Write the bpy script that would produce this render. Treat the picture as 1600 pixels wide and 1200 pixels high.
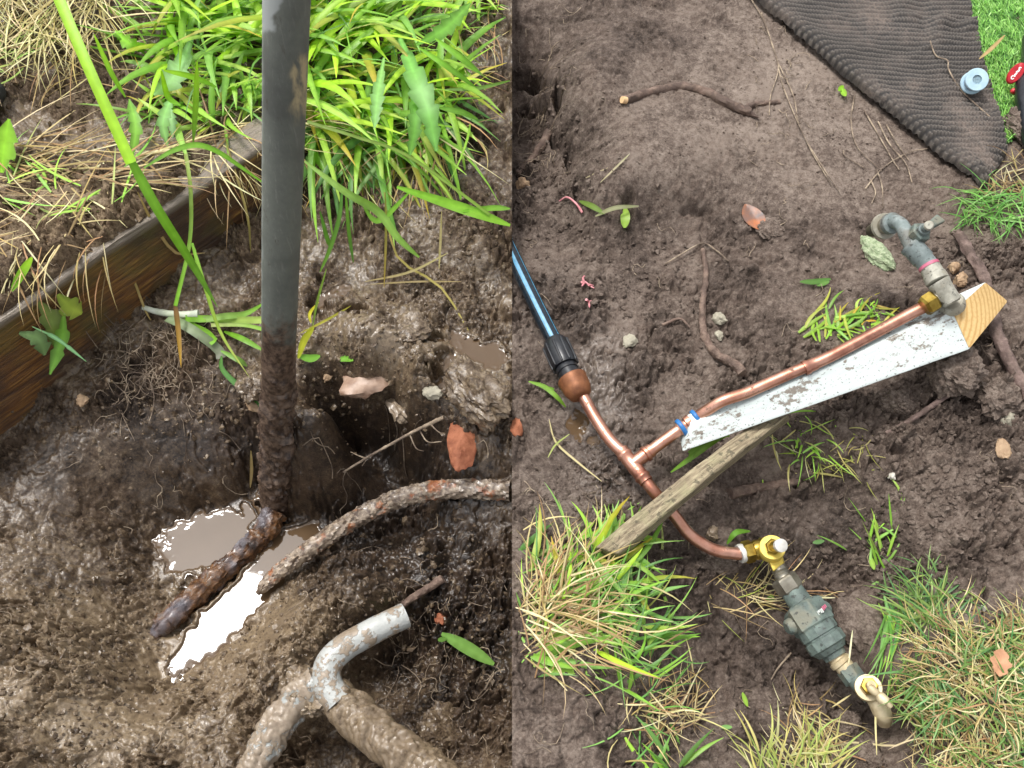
import bpy, bmesh, math, random
import numpy as np
from mathutils import Vector

for o in list(bpy.data.objects):
    bpy.data.objects.remove(o)
scene = bpy.context.scene
COL = scene.collection

# ------------------------------------------------------------------ camera
PITCH = math.radians(58.0)
FPX = 1449.0
CAM = np.array([0.0, -0.537, 0.86])
FW = np.array([0, math.cos(PITCH), -math.sin(PITCH)])
UP = np.array([0, math.sin(PITCH), math.cos(PITCH)])
RT = np.array([1.0, 0, 0])
cam = bpy.data.cameras.new("camera")
cam.sensor_fit = 'HORIZONTAL'; cam.sensor_width = 36.0
cam.lens = 36.0 * FPX / 1600.0
cam.clip_start = 0.01; cam.clip_end = 200
camo = bpy.data.objects.new("camera", cam); COL.objects.link(camo)
camo.location = CAM; camo.rotation_euler = (math.pi / 2 - PITCH, 0, 0)
scene.camera = camo

# ------------------------------------------------------------------ light
SUN_EL = math.radians(67.7); SUN_AZ = math.radians(-48.7)      # azimuth from +Y towards +X
world = bpy.data.worlds.new("World"); scene.world = world; world.use_nodes = True
wn = world.node_tree.nodes; wl = world.node_tree.links
sky = wn.new('ShaderNodeTexSky'); sky.sky_type = 'NISHITA'; sky.sun_disc = False
sky.sun_elevation = SUN_EL; sky.sun_rotation = SUN_AZ
sky.air_density = 1.0; sky.dust_density = 4.0; sky.ozone_density = 0.6
hs = wn.new('ShaderNodeHueSaturation'); hs.inputs['Saturation'].default_value = 0.18
wl.new(sky.outputs[0], hs.inputs['Color'])
wl.new(hs.outputs[0], wn['Background'].inputs[0]); wn['Background'].inputs[1].default_value = 0.15
sun = bpy.data.lights.new("sun", 'SUN'); sun.energy = 1.35; sun.angle = math.radians(10.5)
sun.color = (1.0, 0.975, 0.94)
suno = bpy.data.objects.new("sun", sun); COL.objects.link(suno)
sd_ = Vector((math.cos(SUN_EL) * math.sin(SUN_AZ), math.cos(SUN_EL) * math.cos(SUN_AZ), math.sin(SUN_EL)))
suno.rotation_euler = (-sd_).to_track_quat('-Z', 'Y').to_euler()
scene.view_settings.view_transform = 'Standard'; scene.view_settings.look = 'None'
scene.view_settings.gamma = 1.0; scene.view_settings.exposure = 0.68
scene.cycles.adaptive_threshold = 0.02
scene.cycles.max_bounces = 6; scene.cycles.diffuse_bounces = 3; scene.cycles.glossy_bounces = 3; scene.cycles.transmission_bounces = 4; scene.cycles.transparent_max_bounces = 4
scene.cycles.caustics_reflective = False; scene.cycles.caustics_refractive = False

# ------------------------------------------------------------------ maths helpers
def lin(h):
    h = h.lstrip('#'); c = [int(h[i:i + 2], 16) / 255 for i in (0, 2, 4)]
    return tuple(x / 12.92 if x <= 0.04045 else ((x + 0.055) / 1.055) ** 2.4 for x in c)
def ray(px, py):
    return FW + RT * ((px - 800) / FPX) + UP * ((600 - py) / FPX)
def P(px, py, z=0.0):                     # the point at height z seen at a place in the photograph
    d = ray(px, py); return CAM + d * ((z - CAM[2]) / d[2])
def depth(p): return float(np.dot(np.asarray(p) - CAM, FW))
def mpp(p): return depth(p) / FPX         # metres per photograph pixel there
def project(X, Y, Z):
    dx, dy, dz = X - CAM[0], Y - CAM[1], Z - CAM[2]
    w = dy * FW[1] + dz * FW[2]
    return 800 + FPX * dx / w, 600 - FPX * (dy * UP[1] + dz * UP[2]) / w
def unit(v):
    v = np.asarray(v, float); n = np.linalg.norm(v); return v / n if n > 1e-12 else v
def sstep(a, b, x):
    t = np.clip((x - a) / (b - a), 0, 1); return t * t * (3 - 2 * t)
def hsh(ix, iy, seed):
    h = (ix.astype(np.int64) * 374761393 + iy.astype(np.int64) * 668265263 + seed * 974634777) & 0xFFFFFFFF
    h = ((h ^ (h >> 13)) * 1274126177) & 0xFFFFFFFF
    h = ((h ^ (h >> 16)) * 2246822519) & 0xFFFFFFFF
    return ((h ^ (h >> 15)) & 0xFFFFFF).astype(np.float64) / float(0xFFFFFF)
def vnoise(x, y, seed=0):                 # gradient noise, about -0.7..0.7
    ix = np.floor(x).astype(np.int64); iy = np.floor(y).astype(np.int64)
    fx = x - ix; fy = y - iy
    ux = fx * fx * fx * (fx * (fx * 6 - 15) + 10); uy = fy * fy * fy * (fy * (fy * 6 - 15) + 10)
    r = 0
    for a in (0, 1):
        for b in (0, 1):
            ang = hsh(ix + a, iy + b, seed) * 2 * math.pi
            g = np.cos(ang) * (fx - a) + np.sin(ang) * (fy - b)
            r = r + g * (ux if a else 1 - ux) * (uy if b else 1 - uy)
    return r
def fbm(x, y, s, octs=4, seed=0, gain=0.5):
    r = 0; a = 1.0
    for k in range(octs):
        r = r + a * vnoise(x * s + 17.3 * k, y * s - 9.1 * k, seed + k); a *= gain; s *= 2.03
    return r
def lumps(x, y, cell, seed, keep=0.8):    # rounded clods scattered over the ground, 0..1
    X = x / cell; Y = y / cell
    ix = np.floor(X).astype(np.int64); iy = np.floor(Y).astype(np.int64)
    best = np.zeros_like(X)
    for a in (-1, 0, 1):
        for b in (-1, 0, 1):
            cx = ix + a; cy = iy + b
            jx = cx + hsh(cx, cy, seed); jy = cy + hsh(cx, cy, seed + 1)
            k = hsh(cx, cy, seed + 2); rad = 0.30 + 0.55 * hsh(cx, cy, seed + 3)
            st = hsh(cx, cy, seed + 4) * 3.14; e = 0.65 + 0.35 * hsh(cx, cy, seed + 5)
            dx = X - jx; dy = Y - jy
            u = dx * np.cos(st) + dy * np.sin(st); v = (-dx * np.sin(st) + dy * np.cos(st)) / e
            q = 1 - (u * u + v * v) / (rad * rad)
            best = np.maximum(best, np.where((q > 0) & (k < keep), np.sqrt(np.maximum(q, 0)) * rad * 1.3, 0))
    return best
def tps(pts, vals, X, Y, lam=1e-4):
    pts = np.asarray(pts); n = len(pts)
    def k(r2): return r2 * np.log(r2 + 1e-9)
    A = np.zeros((n + 3, n + 3))
    d2 = ((pts[:, None] - pts[None]) ** 2).sum(-1)
    A[:n, :n] = k(d2) + lam * np.eye(n); A[:n, n] = 1; A[:n, n + 1:] = pts
    A[n, :n] = 1; A[n + 1:, :n] = pts.T
    w = np.linalg.solve(A, np.concatenate([vals, [0, 0, 0]]))
    out = w[n] + w[n + 1] * X + w[n + 2] * Y
    for i in range(n):
        out = out + w[i] * k((X - pts[i, 0]) ** 2 + (Y - pts[i, 1]) ** 2)
    return out

# ------------------------------------------------------------------ object helpers
WLOC = {}
def setp(o, label=None, cat=None, group=None, kind=None):
    if label: o['label'] = label
    if cat: o['category'] = cat
    if group: o['group'] = group
    if kind: o['kind'] = kind
    return o
def thing(name, label, cat, loc, group=None):
    o = bpy.data.objects.new(name, None); COL.objects.link(o)
    o.empty_display_size = 0.02
    o.location = tuple(float(v) for v in loc); WLOC[o.name] = np.array(loc, float)
    return setp(o, label, cat, group)
def mesh_obj(name, V, F, mat, parent=None, smooth=True, cols=None, label=None, cat=None, group=None, kind=None, origin=None):
    V = np.asarray(V, float)
    if parent is not None: base = WLOC[parent.name]
    elif origin is not None: base = np.asarray(origin, float)
    else: base = np.array([V[:, 0].mean(), V[:, 1].mean(), V[:, 2].min()])
    me = bpy.data.meshes.new(name)
    if isinstance(F, np.ndarray):
        nf, k = F.shape
        me.vertices.add(len(V)); me.vertices.foreach_set('co', (V - base).astype(np.float32).ravel())
        me.loops.add(nf * k); me.loops.foreach_set('vertex_index', F.astype(np.int32).ravel())
        me.polygons.add(nf)
        me.polygons.foreach_set('loop_start', np.arange(0, nf * k, k, dtype=np.int32))
        me.polygons.foreach_set('loop_total', np.full(nf, k, dtype=np.int32))
        me.update(calc_edges=True)
    else:
        me.from_pydata((V - base).tolist(), [], F)
    me.polygons.foreach_set('use_smooth', np.full(len(me.polygons), bool(smooth)))
    if cols is not None:
        at = me.color_attributes.new('Col', 'FLOAT_COLOR', 'POINT')
        c = np.ones((len(V), 4), np.float32); c[:, :3] = cols
        at.data.foreach_set('color', c.ravel())
    if smooth and not isinstance(F, np.ndarray) and len(V) < 20000: me.set_sharp_from_angle(angle=math.radians(42))
    me.materials.append(mat); me.update()
    o = bpy.data.objects.new(name, me); COL.objects.link(o)
    if parent is not None:
        o.parent = parent; WLOC[o.name] = base
    else:
        o.location = tuple(base); WLOC[o.name] = base
    return setp(o, label, cat, group, kind)
def fattr(o, name, vals):
    a = o.data.attributes.new(name, 'FLOAT', 'POINT'); a.data.foreach_set('value', np.asarray(vals, np.float32))
def catmull(pts, n):
    p = np.asarray(pts, float)
    if len(p) == 2: return p[0] + (p[1] - p[0]) * np.linspace(0, 1, n)[:, None]
    q = np.vstack([2 * p[0] - p[1], p, 2 * p[-1] - p[-2]]); seg = len(p) - 1
    out = []
    for t in np.linspace(0, seg - 1e-6, n):
        i = int(t); f = t - i; a, b, c, d = q[i], q[i + 1], q[i + 2], q[i + 3]
        out.append(0.5 * (2 * b + (c - a) * f + (2 * a - 5 * b + 4 * c - d) * f * f + (3 * b - a - 3 * c + d) * f ** 3))
    return np.array(out)
def frames(path):
    T = np.gradient(path, axis=0); T = np.array([unit(t) for t in T])
    n = np.cross(T[0], [0, 0, 1.0])
    if np.linalg.norm(n) < 1e-3: n = np.cross(T[0], [1.0, 0, 0])
    n = unit(n); N = []
    for t in T:
        n = unit(n - t * np.dot(n, t)); N.append(n)
    N = np.array(N); return T, N, np.cross(T, N)
def tube(path, rad, nseg=14, rough=0.0, seed=0, cap=True, freq=3.0, flat=1.0):
    path = np.asarray(path, float); n = len(path); rad = np.broadcast_to(np.asarray(rad, float), (n,))
    T, N, B = frames(path); V = []
    s = np.concatenate([[0], np.cumsum(np.linalg.norm(np.diff(path, axis=0), axis=1))])
    a = np.linspace(0, 2 * math.pi, nseg, endpoint=False)
    for i in range(n):
        r = rad[i] * np.ones(nseg)
        if rough:
            xx = s[i] / max(rad.mean(), 1e-5) * 0.5 * freq / 3.0
            r = r * (1 + rough * (vnoise(np.cos(a) * freq * .5 + xx, np.sin(a) * freq * .5 + xx * .7, seed) * 1.6
                                  + vnoise(np.cos(a) * freq * 1.4 + xx * 3, np.sin(a) * freq * 1.4 - xx * 2.3, seed + 5) * .8))
        V.append(path[i] + np.cos(a)[:, None] * N[i] * r[:, None] + np.sin(a)[:, None] * B[i] * (r * flat)[:, None])
    V = np.vstack(V); F = []
    for i in range(n - 1):
        for j in range(nseg):
            k = (j + 1) % nseg
            F.append((i * nseg + j, i * nseg + k, (i + 1) * nseg + k, (i + 1) * nseg + j))
    if cap:
        V = np.vstack([V, path[0], path[-1]]); c0, c1 = len(V) - 2, len(V) - 1
        for j in range(nseg):
            k = (j + 1) % nseg
            F.append((c0, k, j)); F.append((c1, (n - 1) * nseg + j, (n - 1) * nseg + k))
    return V, F
def lumpy(VF, path, amp=1.0, seed=0):       # mud grains on a caked tube
    V, F = VF; V = np.asarray(V); path = np.asarray(path)
    j = np.argmin(((V[:, None, :] - path[None, ::4]) ** 2).sum(-1), 1); n = V - path[::4][j]; n /= np.maximum(np.linalg.norm(n, axis=1, keepdims=True), 1e-6)
    x = V[:, 0] + V[:, 2] * .6 + seed; y = V[:, 1] - V[:, 2] * .8
    d = lumps(x, y, .011, seed, .6) * .0045 + lumps(x, y, .0055, seed + 3, .8) * .0034 + fbm(x, y, 90, 3, seed + 5) * .003 - .0035
    return V + n * (d * amp)[:, None], F
def lathe(A, B, prof, nseg=20, phase=0.0):   # profile (fraction along A-B, radius in m); closed at both ends
    A = np.asarray(A, float); B = np.asarray(B, float); t = unit(B - A); L = np.linalg.norm(B - A)
    n = np.cross(t, [0, 0, 1.0]); n = unit(n) if np.linalg.norm(n) > 1e-3 else np.array([1.0, 0, 0]); b = np.cross(t, n)
    a = np.linspace(0, 2 * math.pi, nseg, endpoint=False) + phase; V = []; F = []
    for (f, r) in prof:
        V.append(A + t * (f * L) + np.cos(a)[:, None] * n * r + np.sin(a)[:, None] * b * r)
    m = len(prof); V = np.vstack(V)
    for i in range(m - 1):
        for j in range(nseg):
            k = (j + 1) % nseg
            F.append((i * nseg + j, i * nseg + k, (i + 1) * nseg + k, (i + 1) * nseg + j))
    V = np.vstack([V, A + t * prof[0][0] * L, A + t * prof[-1][0] * L]); c0, c1 = len(V) - 2, len(V) - 1
    for j in range(nseg):
        k = (j + 1) % nseg
        F.append((c0, k, j)); F.append((c1, (m - 1) * nseg + j, (m - 1) * nseg + k))
    return V, F
def merge(*parts):
    V = []; F = []; o = 0
    for v, f in parts:
        V.append(np.asarray(v, float)); F += [tuple(int(i) + o for i in q) for q in f]; o += len(v)
    return np.vstack(V), F
def rbox(L, r, n):      # rounded box surface from 0..L, n = cells per axis
    L = np.asarray(L, float); V = []; F = []
    def lines(l, k):
        c = np.concatenate([[0, r * .3, r], np.linspace(r, l - r, k + 1)[1:-1], [l - r, l - r * .3, l]]); return c
    for ax in range(3):
        u, v = (ax + 1) % 3, (ax + 2) % 3
        cu, cv = lines(L[u], n[u]), lines(L[v], n[v])
        for side in (0, 1):
            o = len(V)
            for a in cu:
                for b in cv:
                    p = np.zeros(3); p[ax] = L[ax] * side; p[u] = a; p[v] = b; V.append(p)
            for i in range(len(cu) - 1):
                for j in range(len(cv) - 1):
                    q = [o + i * len(cv) + j, o + (i + 1) * len(cv) + j, o + (i + 1) * len(cv) + j + 1, o + i * len(cv) + j + 1]
                    F.append(tuple(q if side else q[::-1]))
    V = np.array(V); inn = np.clip(V, r, L - r); d = V - inn; ln = np.linalg.norm(d, axis=1, keepdims=True)
    V = np.where(ln > 1e-9, inn + d / np.maximum(ln, 1e-9) * r, V)
    return V, F
def weld(o, dist=1e-5):
    bm = bmesh.new(); bm.from_mesh(o.data); bmesh.ops.remove_doubles(bm, verts=bm.verts, dist=dist)
    bmesh.ops.recalc_face_normals(bm, faces=bm.faces); bm.to_mesh(o.data); bm.free()
    o.data.polygons.foreach_set('use_smooth', np.full(len(o.data.polygons), True)); return o
def trilin(V, L, c):    # map box 0..L to eight corners c[ix][iy][iz]
    q = V / np.asarray(L); out = 0
    for i in (0, 1):
        for j in (0, 1):
            for k in (0, 1):
                w = (q[:, 0] if i else 1 - q[:, 0]) * (q[:, 1] if j else 1 - q[:, 1]) * (q[:, 2] if k else 1 - q[:, 2])
                out = out + w[:, None] * np.asarray(c[i][j][k], float)
    return out
_ico = {}
def ico(sub):
    if sub not in _ico:
        bm = bmesh.new(); bmesh.ops.create_icosphere(bm, subdivisions=sub, radius=1)
        bm.verts.ensure_lookup_table()
        _ico[sub] = (np.array([v.co[:] for v in bm.verts]), [tuple(v.index for v in f.verts) for f in bm.faces]); bm.free()
    return _ico[sub]
def rotm(ax, ay, az):
    cx, sx, cy, sy, cz, sz = math.cos(ax), math.sin(ax), math.cos(ay), math.sin(ay), math.cos(az), math.sin(az)
    return (np.array([[cz, -sz, 0], [sz, cz, 0], [0, 0, 1]]) @ np.array([[cy, 0, sy], [0, 1, 0], [-sy, 0, cy]])
            @ np.array([[1, 0, 0], [0, cx, -sx], [0, sx, cx]]))
def rock(c, dims, rot=(0, 0, 0), seed=0, sub=3, rough=0.35, facets=6):
    V, F = ico(sub); V = V.copy(); rg = np.random.RandomState(seed)
    for _ in range(facets):                         # chipped planes
        n = unit(rg.randn(3)); d = rg.uniform(.55, .9); s = V @ n
        V = V - np.where(s > d, s - d, 0)[:, None] * n * .9
    for k in range(5):
        w = rg.randn(3) * (1.6 + k * 1.7); ph = rg.rand() * 6
        V = V * (1 + rough * .22 / (1 + k * .7) * np.sin(V @ w + ph))[:, None]
    if sub >= 3:
        f = 2.6; d = vnoise(V[:, 0] * f + V[:, 2] * 1.7 + seed, V[:, 1] * f - V[:, 2] * 2.1, seed) * .9 + vnoise(V[:, 0] * f * 2.3 + V[:, 2] * 5, V[:, 1] * f * 2.3 + V[:, 2] * 4.1, seed + 1) * .6 + vnoise(V[:, 0] * f * 5 - V[:, 2] * 11, V[:, 1] * f * 5 + V[:, 2] * 12, seed + 2) * .35
        V = V * (1 + rough * .42 * d)[:, None]
    return (V * np.asarray(dims)) @ rotm(*rot).T + np.asarray(c), F
def align(o, az):                      # turn the local axes along a direction, so grain runs with the piece
    n = len(o.data.vertices); co = np.empty(n * 3, np.float32); o.data.vertices.foreach_get('co', co); co = co.reshape(-1, 3)
    c, s = math.cos(-az), math.sin(-az); co = co @ np.array([[c, -s, 0], [s, c, 0], [0, 0, 1]]).T
    o.data.vertices.foreach_set('co', co.astype(np.float32).ravel()); o.data.update(); o.rotation_euler[2] = az; return o

# ------------------------------------------------------------------ materials
class NT:
    def __init__(s, name):
        s.m = bpy.data.materials.new(name); s.m.use_nodes = True; s.n = s.m.node_tree.nodes; s.l = s.m.node_tree.links
        s.b = s.n['Principled BSDF']
    def node(s, t, **kw):
        x = s.n.new(t)
        for k, v in kw.items(): setattr(x, k, v)
        return x
    def set(s, sock, v):
        if hasattr(v, 'is_output') or isinstance(v, bpy.types.NodeSocket): s.l.new(v, sock)
        elif isinstance(v, tuple) and len(v) == 3: sock.default_value = (*v, 1)
        else: sock.default_value = v
    def coord(s, scale=(1, 1, 1), rot=(0, 0, 0)):
        t = s.node('ShaderNodeTexCoord'); m = s.node('ShaderNodeMapping')
        m.inputs['Scale'].default_value = scale; m.inputs['Rotation'].default_value = rot
        s.l.new(t.outputs['Object'], m.inputs[0]); return m.outputs[0]
    def noise(s, sc, det=4, rough=.55, vec=None, dist=0):
        n = s.node('ShaderNodeTexNoise'); n.inputs['Scale'].default_value = sc; n.inputs['Detail'].default_value = det
        n.inputs['Roughness'].default_value = rough; n.inputs['Distortion'].default_value = dist
        s.l.new(vec if vec is not None else s.coord(), n.inputs['Vector']); return n.outputs['Fac']
    def voro(s, sc, vec=None, feat='F1'):
        n = s.node('ShaderNodeTexVoronoi', feature=feat); n.inputs['Scale'].default_value = sc
        s.l.new(vec if vec is not None else s.coord(), n.inputs['Vector']); return n.outputs['Distance']
    def ramp(s, fac, stops):
        r = s.node('ShaderNodeValToRGB'); e = r.color_ramp.elements
        while len(e) < len(stops): e.new(0.5)
        for x, (p, c) in zip(e, stops):
            x.position = p; x.color = (*c, 1) if isinstance(c, tuple) else (c, c, c, 1)
        s.l.new(fac, r.inputs[0]); return r.outputs[0]
    def mix(s, fac, a, b, mode='MIX'):
        m = s.node('ShaderNodeMix', data_type='RGBA', blend_type=mode)
        s.set(m.inputs[0], fac); s.set(m.inputs[6], a); s.set(m.inputs[7], b); return m.outputs[2]
    def math(s, op, a, b=0.0, clamp=False):
        m = s.node('ShaderNodeMath', operation=op); m.use_clamp = clamp
        s.set(m.inputs[0], a); s.set(m.inputs[1], b); return m.outputs[0]
    def attr(s, name):
        a = s.node('ShaderNodeAttribute'); a.attribute_name = name; return a
    def bump(s, h, strength=.5, dist=.001, prev=None):
        b = s.node('ShaderNodeBump'); b.inputs['Strength'].default_value = strength; b.inputs['Distance'].default_value = dist
        s.l.new(h, b.inputs['Height'])
        if prev is not None: s.l.new(prev, b.inputs['Normal'])
        return b.outputs[0]
    def out(s, color=None, rough=None, metal=None, normal=None, **kw):
        if color is not None: s.set(s.b.inputs['Base Color'], color)
        if rough is not None: s.set(s.b.inputs['Roughness'], rough)
        if metal is not None: s.set(s.b.inputs['Metallic'], metal)
        if normal is not None: s.l.new(normal, s.b.inputs['Normal'])
        for k, v in kw.items(): s.set(s.b.inputs[k.replace('_', ' ')], v)
        return s.m

def mud_mat(name, dark, mid, pale, tint, coat=.8):
    t = NT(name); wet = t.attr('wet').outputs['Fac']; tone = t.attr('tone').outputs['Fac']; co = t.coord()
    n1 = t.noise(16, 3, .6, co); n2 = t.noise(110, 4, .7, co)
    n3 = t.noise(430, 2, .75, co)
    f = t.math('ADD', t.math('MULTIPLY', n1, .32), t.math('MULTIPLY', n2, .40)); f = t.math('ADD', f, t.math('MULTIPLY', n3, .28))
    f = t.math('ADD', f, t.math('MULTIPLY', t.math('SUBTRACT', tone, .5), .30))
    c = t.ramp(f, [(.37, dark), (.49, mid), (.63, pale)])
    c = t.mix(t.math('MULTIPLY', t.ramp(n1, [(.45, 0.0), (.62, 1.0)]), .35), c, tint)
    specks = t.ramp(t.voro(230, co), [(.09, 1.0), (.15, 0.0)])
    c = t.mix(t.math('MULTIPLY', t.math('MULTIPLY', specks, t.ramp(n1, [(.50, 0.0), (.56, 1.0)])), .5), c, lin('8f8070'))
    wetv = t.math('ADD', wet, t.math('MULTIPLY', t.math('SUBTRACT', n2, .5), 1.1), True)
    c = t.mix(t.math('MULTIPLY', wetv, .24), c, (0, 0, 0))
    ro = t.math('SUBTRACT', .95, t.math('MULTIPLY', wetv, .5))
    b = t.bump(t.noise(800, 2, .6, co), .5, .0008)
    m = t.out(c, ro, None, b, Coat_Roughness=.10)
    t.b.inputs['Specular IOR Level'].default_value = .4
    t.l.new(t.math('MULTIPLY', t.ramp(wetv, [(.45, 0.0), (.95, 1.0)]), coat), t.b.inputs['Coat Weight'])
    t.l.new(b, t.b.inputs['Coat Normal'])
    return m
M = {}
M['mud_wet'] = mud_mat('wet_mud', lin('271c13'), lin('594836'), lin('9c886c'), lin('4c392c'), .9)
M['mud_dry'] = mud_mat('dug_soil', lin('2f251e'), lin('5c4f46'), lin('8d7f73'), lin('54453c'), .6)
def water_mat():
    t = NT('muddy_water'); n = t.noise(30, 3, .5)
    c = t.mix(n, lin('54422f'), lin('63503c'))
    return t.out(c, .02, None, None, IOR=1.42)
M['water'] = water_mat()
def leaf_mat(name, trans=.4, rough=.42):
    t = NT(name); a = t.attr('Col').outputs['Color']
    st = t.noise(90, 1, .6)
    c = t.mix(t.math('MULTIPLY', t.ramp(st, [(.35, 0.0), (.7, 1.0)]), .35), a, t.mix(1.0, a, lin('b9c37a'), 'MULTIPLY'))
    t.out(c, rough)
    tr = t.node('ShaderNodeBsdfTranslucent'); t.l.new(t.mix(1.0, c, lin('e8f5a8'), 'MULTIPLY'), tr.inputs[0])
    mx = t.node('ShaderNodeMixShader'); mx.inputs[0].default_value = trans
    t.l.new(t.b.outputs[0], mx.inputs[1]); t.l.new(tr.outputs[0], mx.inputs[2])
    t.l.new(mx.outputs[0], t.n['Material Output'].inputs[0]); return t.m
M['leaf'] = leaf_mat('green_blade'); M['straw'] = leaf_mat('dry_straw', .15, .7)
def fibre_mat():
    t = NT('turf_fibre'); return t.out(t.attr('Col').outputs['Color'], .45)
M['fibre'] = fibre_mat()
def root_mat(name, a, b, rough=.7):
    t = NT(name); n = t.noise(150, 5, .75); n2 = t.noise(45, 4, .6)
    c = t.mix(t.ramp(n, [(.40, 0.0), (.62, 1.0)]), a, b); c = t.mix(t.ramp(n2, [(.42, 0.0), (.58, .75)]), c, lin('4a3b33'))
    return t.out(c, rough, None, t.bump(n, .9, .0022))
M['root'] = root_mat('muddy_root', lin('6b564b'), lin('8d7869'), .75)
M['root_hair'] = root_mat('root_hair', lin('8f7d6a'), lin('b5a48c'), .8)
M['stick'] = root_mat('stick_bark', lin('6e5a54'), lin('8a766c'), .8)
M['cut_wood'] = NT('cut_wood').out(lin('e3bd8d'), .7)
def orange_root():
    t = NT('scraped_orange_root'); n = t.noise(45, 5, .65); n2 = t.noise(170, 4, .6)
    c = t.mix(t.ramp(n2, [(.38, 0.0), (.62, 1.0)]), lin('5c4c40'), lin('ab9a86'))
    c = t.mix(t.ramp(n, [(.555, 0.0), (.64, .85)]), c, t.mix(n2, lin('8a4626'), lin('c07c4c')))
    return t.out(c, .38, None, t.bump(n2, .8, .002), Coat_Weight=.6, Coat_Roughness=.15)
M['orange_root'] = orange_root()
def rust():
    t = NT('rusty_iron'); n = t.noise(60, 6, .7); n2 = t.noise(190, 4, .6); n3 = t.noise(22, 3, .5)
    c = t.ramp(n, [(.36, lin('2a1d16')), (.48, lin('51351f')), (.56, lin('74502f')), (.64, lin('76675a'))])
    c = t.mix(t.ramp(n3, [(.5, 0.0), (.62, .8)]), c, lin('6d6a70'))
    return t.out(c, t.ramp(n2, [(.4, .22), (.65, .6)]), None, t.bump(n, .9, .003, t.bump(n2, .7, .0015)), Coat_Weight=.4, Coat_Roughness=.18)
M['rust'] = rust()
def grey_pipe():
    t = NT('stained_grey_pipe')
    g = t.node('ShaderNodeTexCoord'); sx = t.node('ShaderNodeSeparateXYZ'); t.l.new(g.outputs['Object'], sx.inputs[0]); z = sx.outputs[2]
    n = t.noise(16, 4, .55, t.coord((1, 1, .55))); nf = t.noise(240, 4, .6); nm = t.noise(60, 4, .6, t.coord((1, 1, .4)))
    c = t.mix(nf, lin('5f6560'), lin('787d74'))
    zz = t.math('ADD', z, t.math('MULTIPLY', t.math('SUBTRACT', nm, .5), .10))
    scr = t.noise(30, 5, .75, t.coord((14, 14, .8))); c = t.mix(t.ramp(scr, [(.55, 0.0), (.68, .55)]), c, lin('8f918b')); c = t.mix(t.ramp(t.noise(9, 4, .6), [(.48, 0.0), (.62, .6)]), c, lin('474a48')); c = t.mix(t.ramp(t.noise(38, 5, .75, t.coord((1, 1, .35))), [(.60, 0.0), (.66, .7)]), c, lin('4b453d'))
    c = t.mix(t.ramp(t.math('ADD', t.math('MULTIPLY', sx.outputs[0], -14), t.math('ADD', t.math('MULTIPLY', z, 1.2), t.math('MULTIPLY', n, .5))), [(.86, 0.0), (.89, 1.0)]), c, lin('8d9290'))
    # beige smear on the right flank
    sm = t.math('MULTIPLY', t.ramp(t.math('ABSOLUTE', t.math('SUBTRACT', zz, .315)), [(.035, 1.0), (.075, 0.0)]),
                t.ramp(t.math('ADD', sx.outputs[0], t.math('MULTIPLY', t.math('SUBTRACT', n, .5), .03)), [(.0, 0.0), (.02, 1.0)]))
    SM = sm
    c = t.mix(t.math('MULTIPLY', t.attr('smear').outputs['Fac'], t.ramp(nm, [(.42, 0.0), (.55, 1.0)])), c, lin('b9ab86'))
    c = t.mix(t.attr('dry').outputs['Fac'], c, lin('a4aaa8'))
    mud = t.attr('mud').outputs['Fac']
    c = t.mix(mud, c, t.mix(t.ramp(t.noise(140, 4, .7), [(.4, 0.0), (.62, 1.0)]), lin('33251d'), lin('6d5a4b')))
    return t.out(c, t.math('ADD', .36, t.math('MULTIPLY', nf, .25)), 0.0, t.bump(nf, .25, .0006))
M['grey_pipe'] = grey_pipe()
def sleeper_mat():
    t = NT('old_wet_timber'); v = t.coord((3, 60, 60)); gr = t.noise(5, 6, .65, v, .6); fine = t.noise(16, 5, .6, t.coord((3, 90, 90)))
    bl = t.noise(9, 4, .6)
    c = t.ramp(gr, [(.30, lin('321f14')), (.45, lin('664223')), (.56, lin('8d6230')), (.7, lin('ab8647'))])
    c = t.mix(t.ramp(bl, [(.42, 0.0), (.56, .85)]), c, t.mix(fine, lin('2a1c16'), lin('54443a')))
    c = t.mix(t.math('MULTIPLY', t.ramp(t.noise(14, 3, .5), [(.5, 0.0), (.62, 1.0)]), .35), c, lin('6a6a2c'))
    top = t.node('ShaderNodeNewGeometry'); sx = t.node('ShaderNodeSeparateXYZ'); t.l.new(top.outputs['Normal'], sx.inputs[0])
    weath = t.mix(fine, lin('6f6357'), lin('9a8f80'))
    c = t.mix(t.math('MULTIPLY', t.attr('top').outputs['Fac'], .9), c, weath)
    return t.out(c, .5, None, t.bump(gr, .9, .003, t.bump(fine, .6, .001)), Coat_Weight=.25, Coat_Roughness=.25)
M['sleeper'] = sleeper_mat()
def copper(name, dark=.5):
    t = NT(name); n = t.noise(55, 4, .6); n2 = t.noise(300, 3, .6); st = t.noise(12, 4, .6, t.coord((1, 1, 1)))
    c = t.mix(t.ramp(n, [(.35, 0.0), (.7, 1.0)]), lin('dba892'), lin('c0826a'))
    c = t.mix(t.math('MULTIPLY', t.ramp(st, [(.45, 0.0), (.62, 1.0)]), dark), c, lin('8a5040'))
    c = t.mix(t.ramp(t.voro(150), [(.06, .6), (.11, 0.0)]), c, lin('5a3a2e'))
    sp = t.ramp(t.noise(75, 5, .75), [(.60, 0.0), (.66, 1.0)]); tn = t.ramp(t.noise(24, 5, .7), [(.5, 0.0), (.66, .42)])
    c = t.mix(tn, c, lin('7b5143')); c = t.mix(t.math('MULTIPLY', sp, .8), c, lin('6a5647'))
    ro = t.math('ADD', t.math('ADD', .24, t.math('MULTIPLY', n, .22)), t.math('MULTIPLY', sp, .4))
    return t.out(c, ro, t.math('SUBTRACT', .92, t.math('MULTIPLY', sp, .8)), t.bump(t.math('ADD', n2, sp), .2, .0005))
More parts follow.
